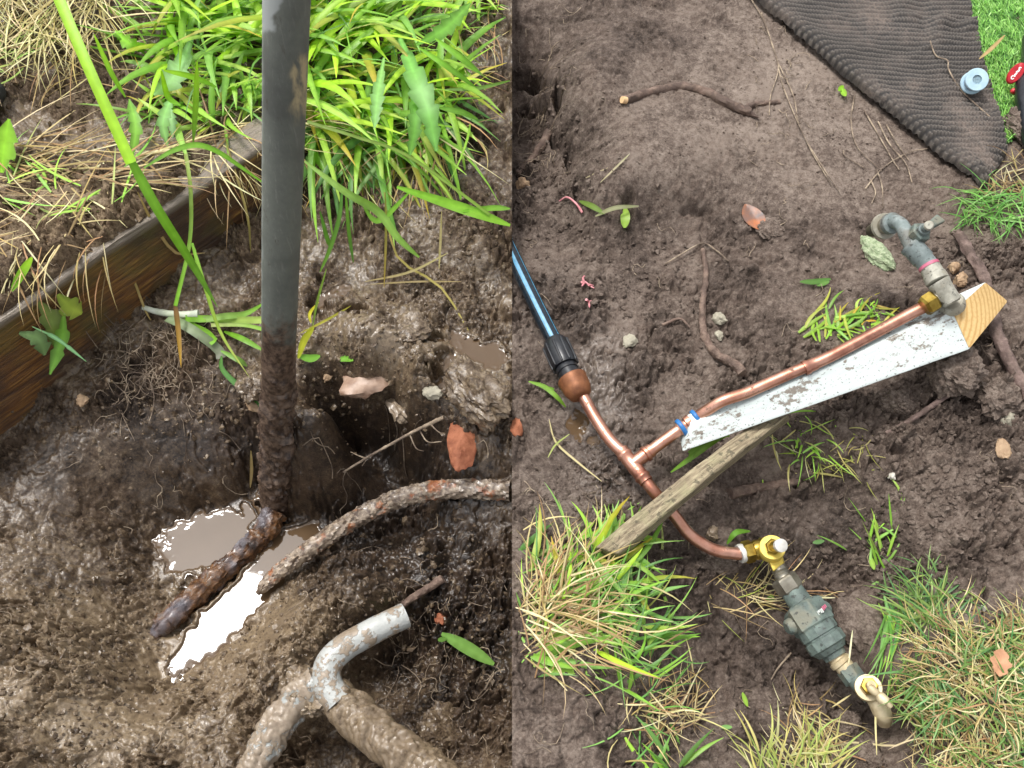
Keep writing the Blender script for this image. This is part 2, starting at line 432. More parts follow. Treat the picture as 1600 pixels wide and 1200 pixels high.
M['copper'] = copper('new_copper', .35); M['copper_old'] = copper('weathered_copper', .75)
def plain(name, a, b, rough=.5, metal=0.0, sc=120, bump=.3, bd=.0008, **kw):
    t = NT(name); n = t.noise(sc, 5, .6); c = t.mix(t.ramp(n, [(.35, 0.0), (.65, 1.0)]), a, b)
    return t.out(c, rough, metal, t.bump(n, bump, bd), **kw)
M['black_pipe'] = plain('black_polyethylene', lin('141b22'), lin('1d2933'), .20, 0, 160, .08)
M['blue_stripe'] = plain('blue_stripe', lin('3f7fa0'), lin('5a9ab8'), .3, 0, 160, .05)  # lighter blue that paints the sheen onto the black pipe
M['black_plastic'] = plain('black_plastic', lin('15161a'), lin('25272b'), .3, 0, 200, .1)
M['orange_brass'] = plain('tarnished_copper_fitting', lin('96623f'), lin('6b4029'), .5, .35, 60, .5)
M['brass'] = plain('brass', lin('c6ab55'), lin('8f7532'), .3, .9, 70, .2)
M['brass_pale'] = plain('dull_brass', lin('dccdaa'), lin('b3a07c'), .5, .3, 80, .35)
M['yellow'] = plain('yellow_plated_brass', lin('ecd36a'), lin('d9bb4e'), .42, .25, 60, .12)
M['steel_cap'] = plain('pale_metal_cap', lin('e4e2dc'), lin('c7c3ba'), .35, .2, 90, .1)
M['nickel'] = plain('dull_nickel', lin('a7a294'), lin('7d776a'), .4, .7, 70, .3)
def verdigris(name, a, b, c3):
    t = NT(name); n = t.noise(55, 6, .65); n2 = t.noise(200, 4, .6); n3 = t.noise(28, 4, .6)
    c = t.mix(t.ramp(n, [(.4, 0.0), (.6, 1.0)]), a, b); c = t.mix(t.ramp(n3, [(.5, 0.0), (.6, .8)]), c, c3)
    c = t.mix(t.ramp(n2, [(.58, 0.0), (.66, .8)]), c, lin('3b3c39'))
    return t.out(c, .62, .15, t.bump(n2, .5, .001, t.bump(n, .4, .0015)))
M['verdigris'] = verdigris('verdigris_brass', lin('5a6560'), lin('73827a'), lin('7d7968'))
M['tap_grey'] = verdigris('weathered_tap_brass', lin('76817f'), lin('8f9997'), lin('6d6a62'))
M['pale_scale'] = verdigris('lime_scaled_brass', lin('b5b2a4'), lin('8d8a7e'), lin('a39c8a'))
M['blue_ring'] = plain('blue_release_ring', lin('2f74b4'), lin('2a68a4'), .35, 0, 100, .05)
M['rubber'] = plain('black_rubber', lin('232426'), lin('333436'), .6, 0, 200, .2)
M['pink'] = plain('pink_washer', lin('c86f86'), lin('b35870'), .6)
M['white_mark'] = plain('white_ink', lin('cfd2cc'), lin('b9bcb6'), .6)
def paint_mat():
    t = NT('worn_white_paint'); v = t.coord((7, 60, 60)); gr = t.noise(7, 5, .6, v); sp = t.noise(210, 4, .65, t.coord((.6, 1, 1))); pt = t.noise(26, 5, .65, t.coord((.5, 1, 1)))
    paint = t.mix(gr, lin('c2cdca'), lin('dfe4e0')); bare = t.mix(gr, lin('6d655c'), lin('9d9488'))
    wear = t.math('ADD', t.math('MULTIPLY', pt, .62), t.math('MULTIPLY', sp, .38))
    c = t.mix(t.ramp(wear, [(.555, 0.0), (.59, 1.0)]), paint, bare)
    c = t.mix(t.ramp(t.noise(420, 3, .6), [(.62, 0.0), (.68, .8)]), c, lin('4b443e'))
    c = t.mix(t.ramp(t.noise(30, 5, .7), [(.66, 0.0), (.70, 1.0)]), c, lin('35312e'))
    return t.out(c, .55, None, t.bump(wear, .35, .0008, t.bump(gr, .25, .0006)))
M['paint'] = paint_mat()
def endgrain():
    t = NT('fresh_end_grain'); w = t.node('ShaderNodeTexWave', wave_type='RINGS', rings_direction='SPHERICAL')
    m = t.node('ShaderNodeMapping'); tc = t.node('ShaderNodeTexCoord'); t.l.new(tc.outputs['Object'], m.inputs[0])
    m.inputs['Location'].default_value = (-.015, -.09, .0)
    t.l.new(m.outputs[0], w.inputs[0]); w.inputs['Scale'].default_value = 115; w.inputs['Distortion'].default_value = 1.5; w.inputs['Detail'].default_value = 2; w.inputs['Detail Scale'].default_value = 1.5
    c = t.mix(t.ramp(w.outputs['Fac'], [(.45, 0.0), (.95, 1.0)]), lin('e2c084'), lin('cda263'))
    c = t.mix(t.ramp(t.noise(300, 3, .6), [(.5, 0.0), (.7, .6)]), c, lin('c59a5c'))
    return t.out(c, .75, None, t.bump(t.noise(500, 3, .6), .4, .0006))
M['endgrain'] = endgrain()
def stake_mat():
    t = NT('mossy_weathered_wood'); v = t.coord((5, 70, 70)); gr = t.noise(6, 6, .65, v, .5); bl = t.noise(35, 5, .65); sp = t.noise(150, 4, .65)
    c = t.ramp(gr, [(.3, lin('5c4f40')), (.5, lin('8d7f66')), (.68, lin('b0a385'))])
    c = t.mix(t.ramp(bl, [(.5, 0.0), (.66, .55)]), c, lin('9a9770'))
    c = t.mix(t.ramp(sp, [(.56, 0.0), (.62, .8)]), c, lin('56503f'))
    return t.out(c, .8, None, t.bump(gr, .8, .002, t.bump(sp, .5, .001)))
M['stake'] = stake_mat()
def backing_mat():
    t = NT('black_ribbed_backing'); n = t.noise(22, 5, .65); n2 = t.noise(280, 4, .65)
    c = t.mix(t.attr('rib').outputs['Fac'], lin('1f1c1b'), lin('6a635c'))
    c = t.mix(t.math('MULTIPLY', t.ramp(t.math('ADD', t.math('MULTIPLY', n, .6), t.math('MULTIPLY', n2, .4)), [(.45, 0.0), (.62, .8)]), t.attr('dirt').outputs['Fac']), c, lin('786a60'))
    return t.out(c, .72, None, t.bump(n2, .7, .0012))
M['backing'] = backing_mat()
M['turf_base'] = plain('turf_base_green', lin('3f6b2c'), lin('53803a'), .8)
M['spool'] = plain('pale_blue_plastic', lin('b8d2dc'), lin('a5c2d2'), .32, 0, 80, .05)
M['spool_dark'] = plain('white_tape', lin('9fb2c4'), lin('8aa0b6'), .5)
M['red'] = plain('red_plastic', lin('c22630'), lin('a81c28'), .3)
M['brick'] = plain('orange_brick', lin('a8694a'), lin('83492f'), .75, 0, 90, 1.0, .003)
def muddy(name, a, b, k=.5):
    t = NT(name); n = t.noise(38, 5, .65); n2 = t.noise(160, 4, .65)
    mudc = t.mix(n2, lin('6b5b4c'), lin('ab9b86')); base = t.mix(n2, a, b)
    msk = t.ramp(t.math('ADD', t.math('MULTIPLY', n, .6), t.math('MULTIPLY', n2, .4)), [(k - .02, 0.0), (k + .02, 1.0)])
    return t.out(t.mix(msk, base, mudc), .45, None, t.bump(t.math('ADD', msk, n2), .6, .0015), Coat_Weight=.4, Coat_Roughness=.2)
M['galv'] = muddy('muddy_pale_metal', lin('b4bfc0'), lin('cdd3d0'), .56)
M['galv_bare'] = muddy('scraped_pale_metal', lin('989b99'), lin('c0c0b9'), .49)
M['galv_mud'] = muddy('mud_caked_metal', lin('8b8f8c'), lin('b0b0aa'), .44)
M['stone_brown'] = muddy('muddy_stone', lin('7c6c5b'), lin('9a8870'), .6)
M['stone_grey'] = plain('pale_grey_stone', lin('96907f'), lin('b0a995'), .7, 0, 90, .8, .002)
M['stone_tan'] = plain('tan_stone', lin('9c8064'), lin('b59a7a'), .7, 0, 90, .8, .002)
M['stone_white'] = plain('white_stone', lin('d8d4c8'), lin('b9b2a2'), .6, 0, 90, .6, .002)
M['clod'] = plain('soil_clod', lin('6b5449'), lin('86705f'), .9, 0, 110, 1.0, .003)
M['clod_wet'] = plain('wet_soil_clod', lin('544438'), lin('84725f'), .45, 0, 110, 1.0, .003, Coat_Weight=.5, Coat_Roughness=.2)
M['crumb'] = plain('soil_crumb', lin('5d4a42'), lin('86725f'), .9, 0, 60, 1.0, .003)
M['crumb_wet'] = plain('wet_soil_crumb', lin('4a3b32'), lin('86745f'), .42, 0, 60, 1.0, .003, Coat_Weight=.5, Coat_Roughness=.2)
def moss_stone():
    t = NT('mossy_stone'); n = t.noise(45, 5, .65); n2 = t.noise(260, 4, .7)
    c = t.mix(t.ramp(n2, [(.4, 0.0), (.6, 1.0)]), lin('8fa07a'), lin('bcc6a2')); c = t.mix(t.ramp(n, [(.52, 0.0), (.64, .8)]), c, lin('5f6b48'))
    return t.out(c, .9, None, t.bump(n2, 1.0, .004))
M['moss_stone'] = moss_stone()
M['pink_flesh'] = plain('pink_shred', lin('cf7f86'), lin('e0a0a2'), .5)
M['moss'] = leaf_mat('moss_patch', .1, .8)
def dead_leaf():
    t = NT('wet_brown_leaf'); n = t.noise(30, 4, .6); n2 = t.noise(180, 4, .6)
    c = t.ramp(n, [(.36, lin('5b5250')), (.5, lin('8a5c42')), (.62, lin('b0693c')), (.74, lin('7a5a4a'))])
    return t.out(c, .35, None, t.bump(n2, .6, .001), Coat_Weight=.3)
M['dead_leaf'] = dead_leaf()
M['dry_leaf'] = plain('dry_tan_leaf', lin('c4926e'), lin('a97c5c'), .7)
M['bark_chip'] = plain('pale_bark_chip', lin('b59a86'), lin('8a6c58'), .45, 0, 70, .6, .002)

# ------------------------------------------------------------------ terrain
STEP = 1.75
def ctl(pts): 
    w = np.array([P(a, b, z) for a, b, z in pts]); return w[:, :2], w[:, 2]
# wooden edging line (front top edge)
SA = P(0, 505, .10); SB = P(413, 225, .10)
SDIR = unit((SB - SA)[:2]); SNB = np.array([-SDIR[1], SDIR[0]])
SEND = .375
left_ctl = [(-150, 900, -.03), (0, 700, -.045), (100, 600, -.022), (213, 495, -.006), (287, 422, .010), (400, 335, .015), (560, 330, .012),
    (560, 400, .004), (700, 350, .02), (780, 250, .035), (790, 100, .05), (850, 400, .01), (780, 420, .0), (600, 470, -.004), (520, 450, -.006), (720, 560, -.012), (790, 640, -.008),
    (470, 590, -.012), (560, 590, -.008), (640, 630, -.014), (720, 690, -.02), (850, 740, -.03), (790, 740, -.04), (400, 560, -.012), (330, 560, -.016),
    (440, 645, -.020), (437, 690, -.042), (433, 735, -.082), (300, 640, -.04), (200, 690, -.05), (100, 780, -.06), (0, 860, -.045), (0, 1000, -.02), (0, 1180, .0), (-150, 1100, .0),
    (520, 660, -.04), (545, 712, -.135), (610, 690, -.115), (655, 735, -.12), (440, 770, -.142), (390, 740, -.118), (340, 745, -.10), (240, 790, -.115),
    (330, 830, -.150), (300, 870, -.150), (430, 870, -.152), (370, 940, -.152), (300, 990, -.150), (262, 1030, -.143), (240, 1060, -.130), (220, 960, -.128), (230, 860, -.130), (270, 810, -.134),
    (480, 815, -.142), (535, 810, -.134), (500, 880, -.135), (460, 920, -.133), (400, 990, -.131), (330, 1035, -.128),
    (150, 940, -.095), (150, 1050, -.06), (100, 1120, -.035), (220, 1160, -.06), (320, 1120, -.085), (400, 1070, -.08), (480, 1000, -.068), (570, 950, -.07), (460, 1090, -.062),
    (610, 870, -.12), (690, 850, -.10), (760, 820, -.07), (850, 850, -.06), (790, 930, -.075), (710, 960, -.13), (630, 1010, -.165), (570, 1060, -.175), (650, 1110, -.165), (780, 1060, -.10),
    (850, 1200, -.09), (790, 1190, -.10), (700, 1190, -.15), (460, 1190, -.15), (400, 1190, -.10), (340, 1200, -.085), (520, 1230, -.13), (100, 1280, -.03)]
right_ctl = [(760, 0, .03), (1000, 0, .025), (1250, 0, .02), (1600, -60, .02), (1650, 200, .02), (1450, 150, .018), (1200, 200, .02), (1000, 150, .028), (1300, 330, .016), (1100, 280, .02),
    (920, 60, .03), (895, 160, .026), (925, 250, .026), (935, 315, .02), (860, 130, .005), (830, 150, -.045), (850, 210, -.04), (880, 270, -.03), (830, 320, -.02), (905, 345, -.014), (1000, 300, .02), (1010, 345, -.008), (1085, 335, -.004), (1060, 300, .018), (780, 250, -.03),
    (850, 420, -.012), (1000, 450, -.012), (950, 540, -.016), (925, 620, -.024), (905, 660, -.026), (860, 560, -.016), (820, 650, -.01), (1100, 450, -.004), (1200, 420, .006), (1330, 400, .01), (1180, 560, -.012), (1100, 600, -.02), (1300, 500, .0),
    (1400, 440, .014), (1470, 430, .018), (1560, 420, .045), (1620, 480, .05), (1530, 500, .052), (1560, 560, .045), (1480, 570, .03), (1400, 600, .01), (1300, 640, -.004), (1230, 670, -.012), (1250, 590, -.005),
    (960, 760, -.014), (860, 780, -.005), (930, 830, -.006), (820, 900, .012), (900, 950, .012), (980, 920, .0), (1000, 1000, .005), (900, 1100, .02), (850, 1180, .02), (980, 1150, .0),
    (1100, 720, -.024), (1180, 720, -.045), (1080, 850, -.045), (1150, 860, -.05), (1250, 820, -.07), (1200, 930, -.085), (1120, 930, -.078), (1080, 1010, -.075), (1180, 1020, -.08), (1280, 980, -.078), (1330, 1060, -.074), (1390, 1120, -.07), (1100, 1100, -.06), (1200, 1110, -.055), (1250, 1190, -.03), (1350, 1200, -.055),
    (1300, 780, -.055), (1350, 870, -.06), (1400, 920, -.045), (1420, 760, -.012), (1550, 700, .02), (1500, 850, .0), (1560, 920, -.004), (1450, 960, -.02), (1440, 1060, -.01), (1500, 1150, .0), (1600, 1050, .01), (1650, 800, .02), (1620, 1250, .01)]
WATER_Z = -.140
POOLS = {   # ellipses in the photograph: cx, cy, rx, ry, rotation
    'main': (WATER_Z, [(320, 842, 76, 42, -.35), (352, 968, 122, 27, -.80), (452, 858, 64, 24, -.60)]),
    'pole': (-.0080, [(520, 465, 34, 12, -.5), (556, 500, 22, 10, -.2), (500, 490, 20, 8, .4)]),
    'slurry': (-.0130, [(735, 545, 44, 15, .5), (700, 600, 26, 16, -.3), (752, 592, 26, 12, .9), (672, 540, 30, 10, -.3), (705, 570, 20, 16, .2), (770, 560, 20, 20, 0)]),
    'copper': (-.0255, [(903, 664, 15, 22, .2), (925, 690, 10, 7, .3)]),
}
def pool_r(px, py, els):
    jag = .12 if els[0][2] > 70 else .35
    r = np.full_like(px, 9.0)
    for (a, b, rx, ry, ro) in els:
        dx, dy = px - a, py - b; uu = (dx * math.cos(ro) + dy * math.sin(ro)) / rx; vv = (-dx * math.sin(ro) + dy * math.cos(ro)) / ry
        r = np.minimum(r, np.sqrt(uu * uu + vv * vv))
    return r * (1 + .45 * vnoise(px / 22, py / 22, 91) + jag * vnoise(px / 8, py / 8, 92))
def carve(X, Y, z, names):
    for nm in names:
        lev, els = POOLS[nm]; px, py = project(X, Y, np.full_like(X, lev)); r = pool_r(px, py, els)
        deep = .012 if nm == 'main' else .0022; rgh = .0016 if nm == 'main' else .0045
        tgt = lev - deep * np.clip(1 - r, -.3, 1) - .0005
        w = sstep(1.35, .85, r); z = z * (1 - w) + np.minimum(z, tgt + rgh * vnoise(X * 70, Y * 70, 5) + rgh * .6 * vnoise(X * 190, Y * 190, 6)) * w
        ring = sstep(.98, 1.12, r) * sstep(1.9, 1.2, r)
        z = z + ring * np.maximum(lev + .003 - z, 0)
    return z
class Terrain: pass
def grid(u0, u1):
    v = np.arange(-120, 1320 + .1, STEP); u = np.linspace(u0, u1, int(abs(u1 - u0) / STEP) + 1)
    U, Vv = np.meshgrid(u, v)
    d = FW[None, None] + RT * ((U[..., None] - 800) / FPX) + UP * ((600 - Vv[..., None]) / FPX)
    t = -CAM[2] / d[..., 2]
    return u, v, CAM[0] + d[..., 0] * t, CAM[1] + d[..., 1] * t
def blob(px, py, items, base=0.0):           # soft patches (px, py, rx, ry, value)
    r = np.full_like(px, base)
    for (a, b, rx, ry, v) in items:
        w = np.exp(-(((px - a) / rx) ** 2 + ((py - b) / ry) ** 2)); r = r * (1 - w) + v * w
    return r
def cells(x, y, cell, seed):                 # angular clods: every cell its own height and tilt, a crevice between
    X = x / cell; Y = y / cell
    ix = np.floor(X).astype(np.int64); iy = np.floor(Y).astype(np.int64)
    f1 = np.full(X.shape, 9.0); f2 = np.full(X.shape, 9.0); hh = np.zeros_like(X)
    for a in (-1, 0, 1):
        for b in (-1, 0, 1):
            cx = ix + a; cy = iy + b
            dx = X - cx - hsh(cx, cy, seed); dy = Y - cy - hsh(cx, cy, seed + 1); d = dx * dx + dy * dy
            r = hsh(cx, cy, seed + 2); an = hsh(cx, cy, seed + 3) * 6.283; sl = hsh(cx, cy, seed + 4)
            h = r * r + sl * .7 * (dx * np.cos(an) + dy * np.sin(an)) + .35 * (1 - np.minimum(d, 1)) * r
            near = d < f1
            f2 = np.where(near, f1, np.minimum(f2, d)); hh = np.where(near, h, hh); f1 = np.where(near, d, f1)
    e = np.sqrt(f2) - np.sqrt(f1)
    return hh * sstep(0, .30, e) - .45 * np.exp(-(e / .10) ** 2)
def relief(X, Y, seed):
    wx = X + .014 * fbm(X, Y, 34, 3, seed + 70) + .004 * fbm(X, Y, 160, 2, seed + 71); wy = Y + .014 * fbm(X, Y, 34, 3, seed + 80) + .004 * fbm(X, Y, 160, 2, seed + 81)
    big = cells(wx, wy, .042, seed) * .0125
    mid = cells(wx + .3, wy, .019, seed + 10) * .0072 + lumps(wx + .5, wy + .1, .026, seed + 12, .45) * .0075
    sml = cells(wx, wy + .7, .0092, seed + 20) * .0036 + lumps(wx, wy + .7, .0105, seed + 25, .45) * .004
    tin = lumps(wx + .11, wy + .2, .0052, seed + 30, .7) * .0032
    return big, mid, sml, tin, fbm(X, Y, 22, 5, seed + 40, .55) * .009, fbm(X, Y, 180, 3, seed + 50, .6) * .0026
TL = Terrain(); TR = Terrain()
def build_left():
    u, v, X, Y = grid(-110, 800)
    pts, val = ctl(left_ctl)
    z = tps(pts, val, X, Y, 2e-5)
    sd = (X - SA[0]) * SNB[0] + (Y - SA[1]) * SNB[1]; al = (X - SA[0]) * SDIR[0] + (Y - SA[1]) * SDIR[1]
    over = sstep(SEND - .06, SEND + .06, al)
    spill = sstep(.34, .22, al + .05 * fbm(X, Y, 18, 2, 3)) 
    t = sstep(0, 1, (sd - (.012 - .013 * spill + over * -.03)) / (.034 - .024 * spill + over * .13))
    zb = .093 + .010 * fbm(X, Y, 9, 3, 5) + .012 * np.exp(-((sd - .09) / .05) ** 2) * (al < .3) + .016 * spill * np.exp(-((sd - .03) / .05) ** 2) - .07 * sstep(-.22, -.03, X) + .06 * sstep(.1, .5, sd)
    z = z * (1 - t) + zb * t
    px, py = project(X, Y, z)
    amp = blob(px, py, [(350, 640, 240, 90, .8), (170, 765, 200, 75, .20), (620, 500, 140, 90, .45), (740, 580, 70, 70, .35), (330, 850, 110, 60, .12), (380, 960, 110, 70, .14), (330, 960, 60, 90, .14), (520, 740, 130, 60, .6), (150, 1060, 200, 170, .5), (470, 1010, 90, 70, .5), (700, 950, 130, 200, 1.25), (150, 120, 160, 130, .45), (60, 340, 150, 80, .9), (100, 560, 60, 60, .5)], .85)
    b, m, s, ti, f, g = relief(X, Y, 11)
    patch = sstep(-.22, .22, fbm(X, Y, 13, 3, 511)); amp = amp * (.45 + .65 * patch)
    grain = blob(px, py, [(150, 1060, 210, 170, 1.9), (470, 1010, 120, 90, 1.7), (640, 590, 160, 110, 1.3), (330, 900, 120, 100, .4)], 1.0)
    z = z + amp * (b * .7 + m * .9 + f) + grain * (.45 + .6 * patch) * np.clip(amp, .12, 2) * (s * 1.0 + ti * 1.9 + g * 1.2) - amp * .006
    z = carve(X, Y, z, ['main', 'pole', 'slurry'])
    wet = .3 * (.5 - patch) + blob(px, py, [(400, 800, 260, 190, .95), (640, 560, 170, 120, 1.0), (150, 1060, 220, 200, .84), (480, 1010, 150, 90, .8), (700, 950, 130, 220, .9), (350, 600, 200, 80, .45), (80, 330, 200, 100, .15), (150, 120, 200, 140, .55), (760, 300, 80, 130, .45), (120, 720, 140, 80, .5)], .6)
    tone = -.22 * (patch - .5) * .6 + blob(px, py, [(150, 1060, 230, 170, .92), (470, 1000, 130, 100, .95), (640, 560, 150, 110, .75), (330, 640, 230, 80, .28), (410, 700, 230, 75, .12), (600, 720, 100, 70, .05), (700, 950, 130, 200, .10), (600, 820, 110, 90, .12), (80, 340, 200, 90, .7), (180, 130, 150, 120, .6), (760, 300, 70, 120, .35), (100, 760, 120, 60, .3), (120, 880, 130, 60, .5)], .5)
    return u, v, X, Y, z, wet, tone
def build_right():
    u, v, X, Y = grid(800, 1710)
    pts, val = ctl(right_ctl)
    z = tps(pts, val, X, Y, 2e-5)
    px, py = project(X, Y, z)
    amp = blob(px, py, [(1150, 130, 330, 150, .12), (1300, 330, 190, 80, .16), (1330, 250, 180, 150, .10), (1020, 250, 110, 90, .14), (900, 60, 100, 60, .22), (850, 230, 50, 100, 1.2), (880, 1130, 100, 80, .25), (1150, 970, 120, 80, .45), (1290, 840, 70, 70, .3), (1460, 640, 160, 110, 1.5), (1540, 760, 120, 100, 1.2), (1000, 480, 140, 80, .7), (960, 660, 60, 80, .5), (1560, 400, 70, 50, 1.4), (1200, 450, 120, 90, .4), (1320, 900, 60, 60, .7)], .7)
    b, m, s, ti, f, g = relief(X, Y, 211)
    patch = sstep(-.22, .22, fbm(X, Y, 13, 3, 611)); amp = amp * (.40 + .80 * patch)
    z = z + amp * (b * .55 + m * .95 + f * .8) + (.5 + .55 * patch) * np.clip(amp, .3, 2) * (s * .8 + ti * .9 + g) - amp * .006
    for (a_, b_, rx_, ry_, dz_) in [(872, 145, 6, 26, .05), (833, 128, 26, 12, .05), (842, 165, 12, 12, .04), (868, 220, 8, 10, .04), (888, 245, 6, 24, .025), (905, 300, 8, 24, .02), (982, 318, 8, 22, .02), (1090, 330, 26, 6, .012), (1539, 940, 4, 22, .02), (826, 175, 20, 8, .03)]:
        qx, qy = px + 7 * vnoise(px / 14, py / 14, 8), py + 7 * vnoise(px / 14, py / 14, 9)
        z = z - dz_ * np.exp(-(((qx - a_) / rx_) ** 2 + ((qy - b_) / ry_) ** 2) ** 2)
    crack = np.abs(fbm(X, Y, 26, 3, 333)); z = z - .0012 * np.exp(-(crack / .02) ** 2)
    z = carve(X, Y, z, ['copper'])
    wet = blob(px, py, [(935, 620, 60, 110, 1.0), (960, 760, 70, 70, .7), (1250, 820, 100, 60, .45), (1150, 950, 170, 120, .4), (850, 480, 60, 70, .5), (1350, 1080, 90, 80, .5)], .16)
    tone = -.2 * (patch - .5) * .6 + blob(px, py, [(1180, 200, 330, 160, .62), (1250, 120, 130, 120, .78), (960, 60, 120, 60, .42), (840, 230, 50, 120, .36), (940, 610, 40, 90, .95), (1250, 820, 110, 70, .25), (1150, 950, 170, 110, .26), (1500, 700, 170, 140, .45), (1100, 420, 160, 90, .4), (880, 1130, 110, 80, .55)], .48)
    return u, v, X, Y, z, wet, tone
def finish(T, data, name, mat, label):
    T.u, T.v, X, Y, T.z, wet, tone = data
    nv, nu = X.shape; idx = np.arange(nv * nu).reshape(nv, nu)
    F = np.stack([idx[1:, :-1], idx[1:, 1:], idx[:-1, 1:], idx[:-1, :-1]], -1).reshape(-1, 4)
    V = np.stack([X, Y, T.z], -1).reshape(-1, 3)
    o = mesh_obj(name, V, F, mat, origin=(0, 0, 0), kind='structure', label=label)
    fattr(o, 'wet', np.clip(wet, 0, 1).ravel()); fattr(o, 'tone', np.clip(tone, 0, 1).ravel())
    T.X, T.Y = X, Y; return o
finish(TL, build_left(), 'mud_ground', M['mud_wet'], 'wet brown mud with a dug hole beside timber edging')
finish(TR, build_right(), 'soil_ground', M['mud_dry'], 'dug grey brown soil under the copper pipework')
def heights(x, y):
    x = np.asarray(x, float); y = np.asarray(y, float); sh = x.shape; x = x.ravel(); y = y.ravel()
    a, b = project(x, y, np.zeros_like(x)); out = np.empty_like(x)
    for T, m in ((TL, x < 0), (TR, x >= 0)):
        if not m.any(): continue
        i = np.clip((a[m] - T.u[0]) / (T.u[1] - T.u[0]), 0, len(T.u) - 1.001); j = np.clip((b[m] - T.v[0]) / (T.v[1] - T.v[0]), 0, len(T.v) - 1.001)
        i0 = i.astype(int); j0 = j.astype(int); fi = i - i0; fj = j - j0; z = T.z
        out[m] = (z[j0, i0] * (1 - fi) + z[j0, i0 + 1] * fi) * (1 - fj) + (z[j0 + 1, i0] * (1 - fi) + z[j0 + 1, i0 + 1] * fi) * fj
    return out.reshape(sh)
def height(x, y): return float(heights(np.array([x]), np.array([y]))[0])
ZS = np.linspace(.22, -.24, 116)
def G(px, py, h=0.0):                       # the point h above the ground seen at a place in the photograph
    d = ray(px, py); p = CAM + d * ((ZS - CAM[2]) / d[2])[:, None]
    if (px < 800): p[:, 0] = np.minimum(p[:, 0], -1e-6)
    e = p[:, 2] - heights(p[:, 0], p[:, 1]) - h; k = int(np.argmax(e <= 0))
    if e[k] > 0: return p[-1]
    if k == 0: return p[0]
    t = e[k - 1] / (e[k - 1] - e[k]); return p[k - 1] + (p[k] - p[k - 1]) * t
def GP(seq, n=None, h=0.0):
    pts = [G(s[0], s[1], s[2] if len(s) > 2 else h) for s in seq]
    return catmull(pts, n) if n else np.array(pts)

# outer ground running on around both plots
def outer():
    c = [P(-110, -120), P(1710, -120), P(1710, 1320), P(-110, 1320)]
    o = [(-40, 40, 0), (40, 40, 0), (40, -40, 0), (-40, -40, 0)]
    V = np.array([*(p + [0, 0, .0] for p in c), *[np.array(q, float) for q in o]]); V[:, 2] = -.02
    F = [(0, 4, 5, 1), (1, 5, 6, 2), (2, 6, 7, 3), (3, 7, 4, 0)]
    ob = mesh_obj('ground', V, F, M['mud_dry'], origin=(0, 0, 0), kind='structure', label='bare soil running on around the dug area')
    fattr(ob, 'wet', [.3] * 8); fattr(ob, 'tone', [.5] * 8)
outer()
def skirt(name, top, bottom, label):
    V = np.stack([top, bottom], 1).reshape(-1, 3); n = len(top)
    F = np.array([(2 * i, 2 * i + 2, 2 * i + 3, 2 * i + 1) for i in range(n - 1)])
    ob = mesh_obj(name, V, F, M['mud_dry'], origin=(0, 0, 0), kind='structure', label=label); fattr(ob, 'wet', [.4] * len(V)); fattr(ob, 'tone', [.4] * len(V))
def rim3(T, s): return np.stack([T.X[s], T.Y[s], T.z[s]], -1)
skirt('soil_bank', rim3(TL, np.s_[:, -1]), rim3(TR, np.s_[:, 0]), 'soil step where the two dug plots meet')
for T, ss in ((TL, (np.s_[:, 0], np.s_[0, :], np.s_[-1, :])), (TR, (np.s_[:, -1], np.s_[0, :], np.s_[-1, :]))):
    for s_ in ss:
        tp_ = rim3(T, s_); bt_0 = tp_.copy(); bt_0[:, 2] = -.021; skirt('soil_bank', tp_, bt_0, 'soil step at the rim of the dug plots')

# puddles: water sheets with a raised rim where they meet the mud
def puddle(name, T, key, label):
    level, els = POOLS[key]; m_ = 1.6
    x0 = min(e[0] - m_ * max(e[2], e[3]) for e in els); x1 = max(e[0] + m_ * max(e[2], e[3]) for e in els); y0 = min(e[1] - m_ * max(e[2], e[3]) for e in els); y1 = max(e[1] + m_ * max(e[2], e[3]) for e in els)
    x1 = min(x1, 799) if x0 < 790 else x1; n = 1.6 * STEP / 2
    us = np.arange(x0, x1, n); vs = np.arange(y0, y1, n); U, Vv = np.meshgrid(us, vs)
    d = FW[None, None] + RT * ((U[..., None] - 800) / FPX) + UP * ((600 - Vv[..., None]) / FPX)
    t = (level - CAM[2]) / d[..., 2]; X = CAM[0] + d[..., 0] * t; Y = CAM[1] + d[..., 1] * t
    H = heights(X, Y).reshape(X.shape); dep = level - H
    Z = level + .0009 * np.exp(-np.maximum(dep, 0) / .0014)
    keep = (dep > -.006) & (pool_r(U, Vv, els) < 1.45)
    idx = np.arange(X.size).reshape(X.shape)
    F = np.stack([idx[1:, :-1], idx[1:, 1:], idx[:-1, 1:], idx[:-1, :-1]], -1)
    k = keep[1:, :-1] & keep[1:, 1:] & keep[:-1, 1:] & keep[:-1, :-1]
    F = F[k].reshape(-1, 4)
    if len(F) == 0: return
    used = np.unique(F); mp = np.full(X.size, -1); mp[used] = np.arange(len(used))
    mesh_obj(name, np.stack([X, Y, Z], -1).reshape(-1, 3)[used], mp[F], M['water'], kind='structure', label=label)
puddle('puddle_water', TL, 'main', 'muddy puddle in the bottom of the hole')
puddle('puddle_water', TL, 'pole', 'thin puddle on the mud right of the upright pipe')
puddle('puddle_water', TL, 'slurry', 'shallow slurry puddle near the stones')
puddle('puddle_water', TR, 'copper', 'small brown puddle beside the copper pipe')

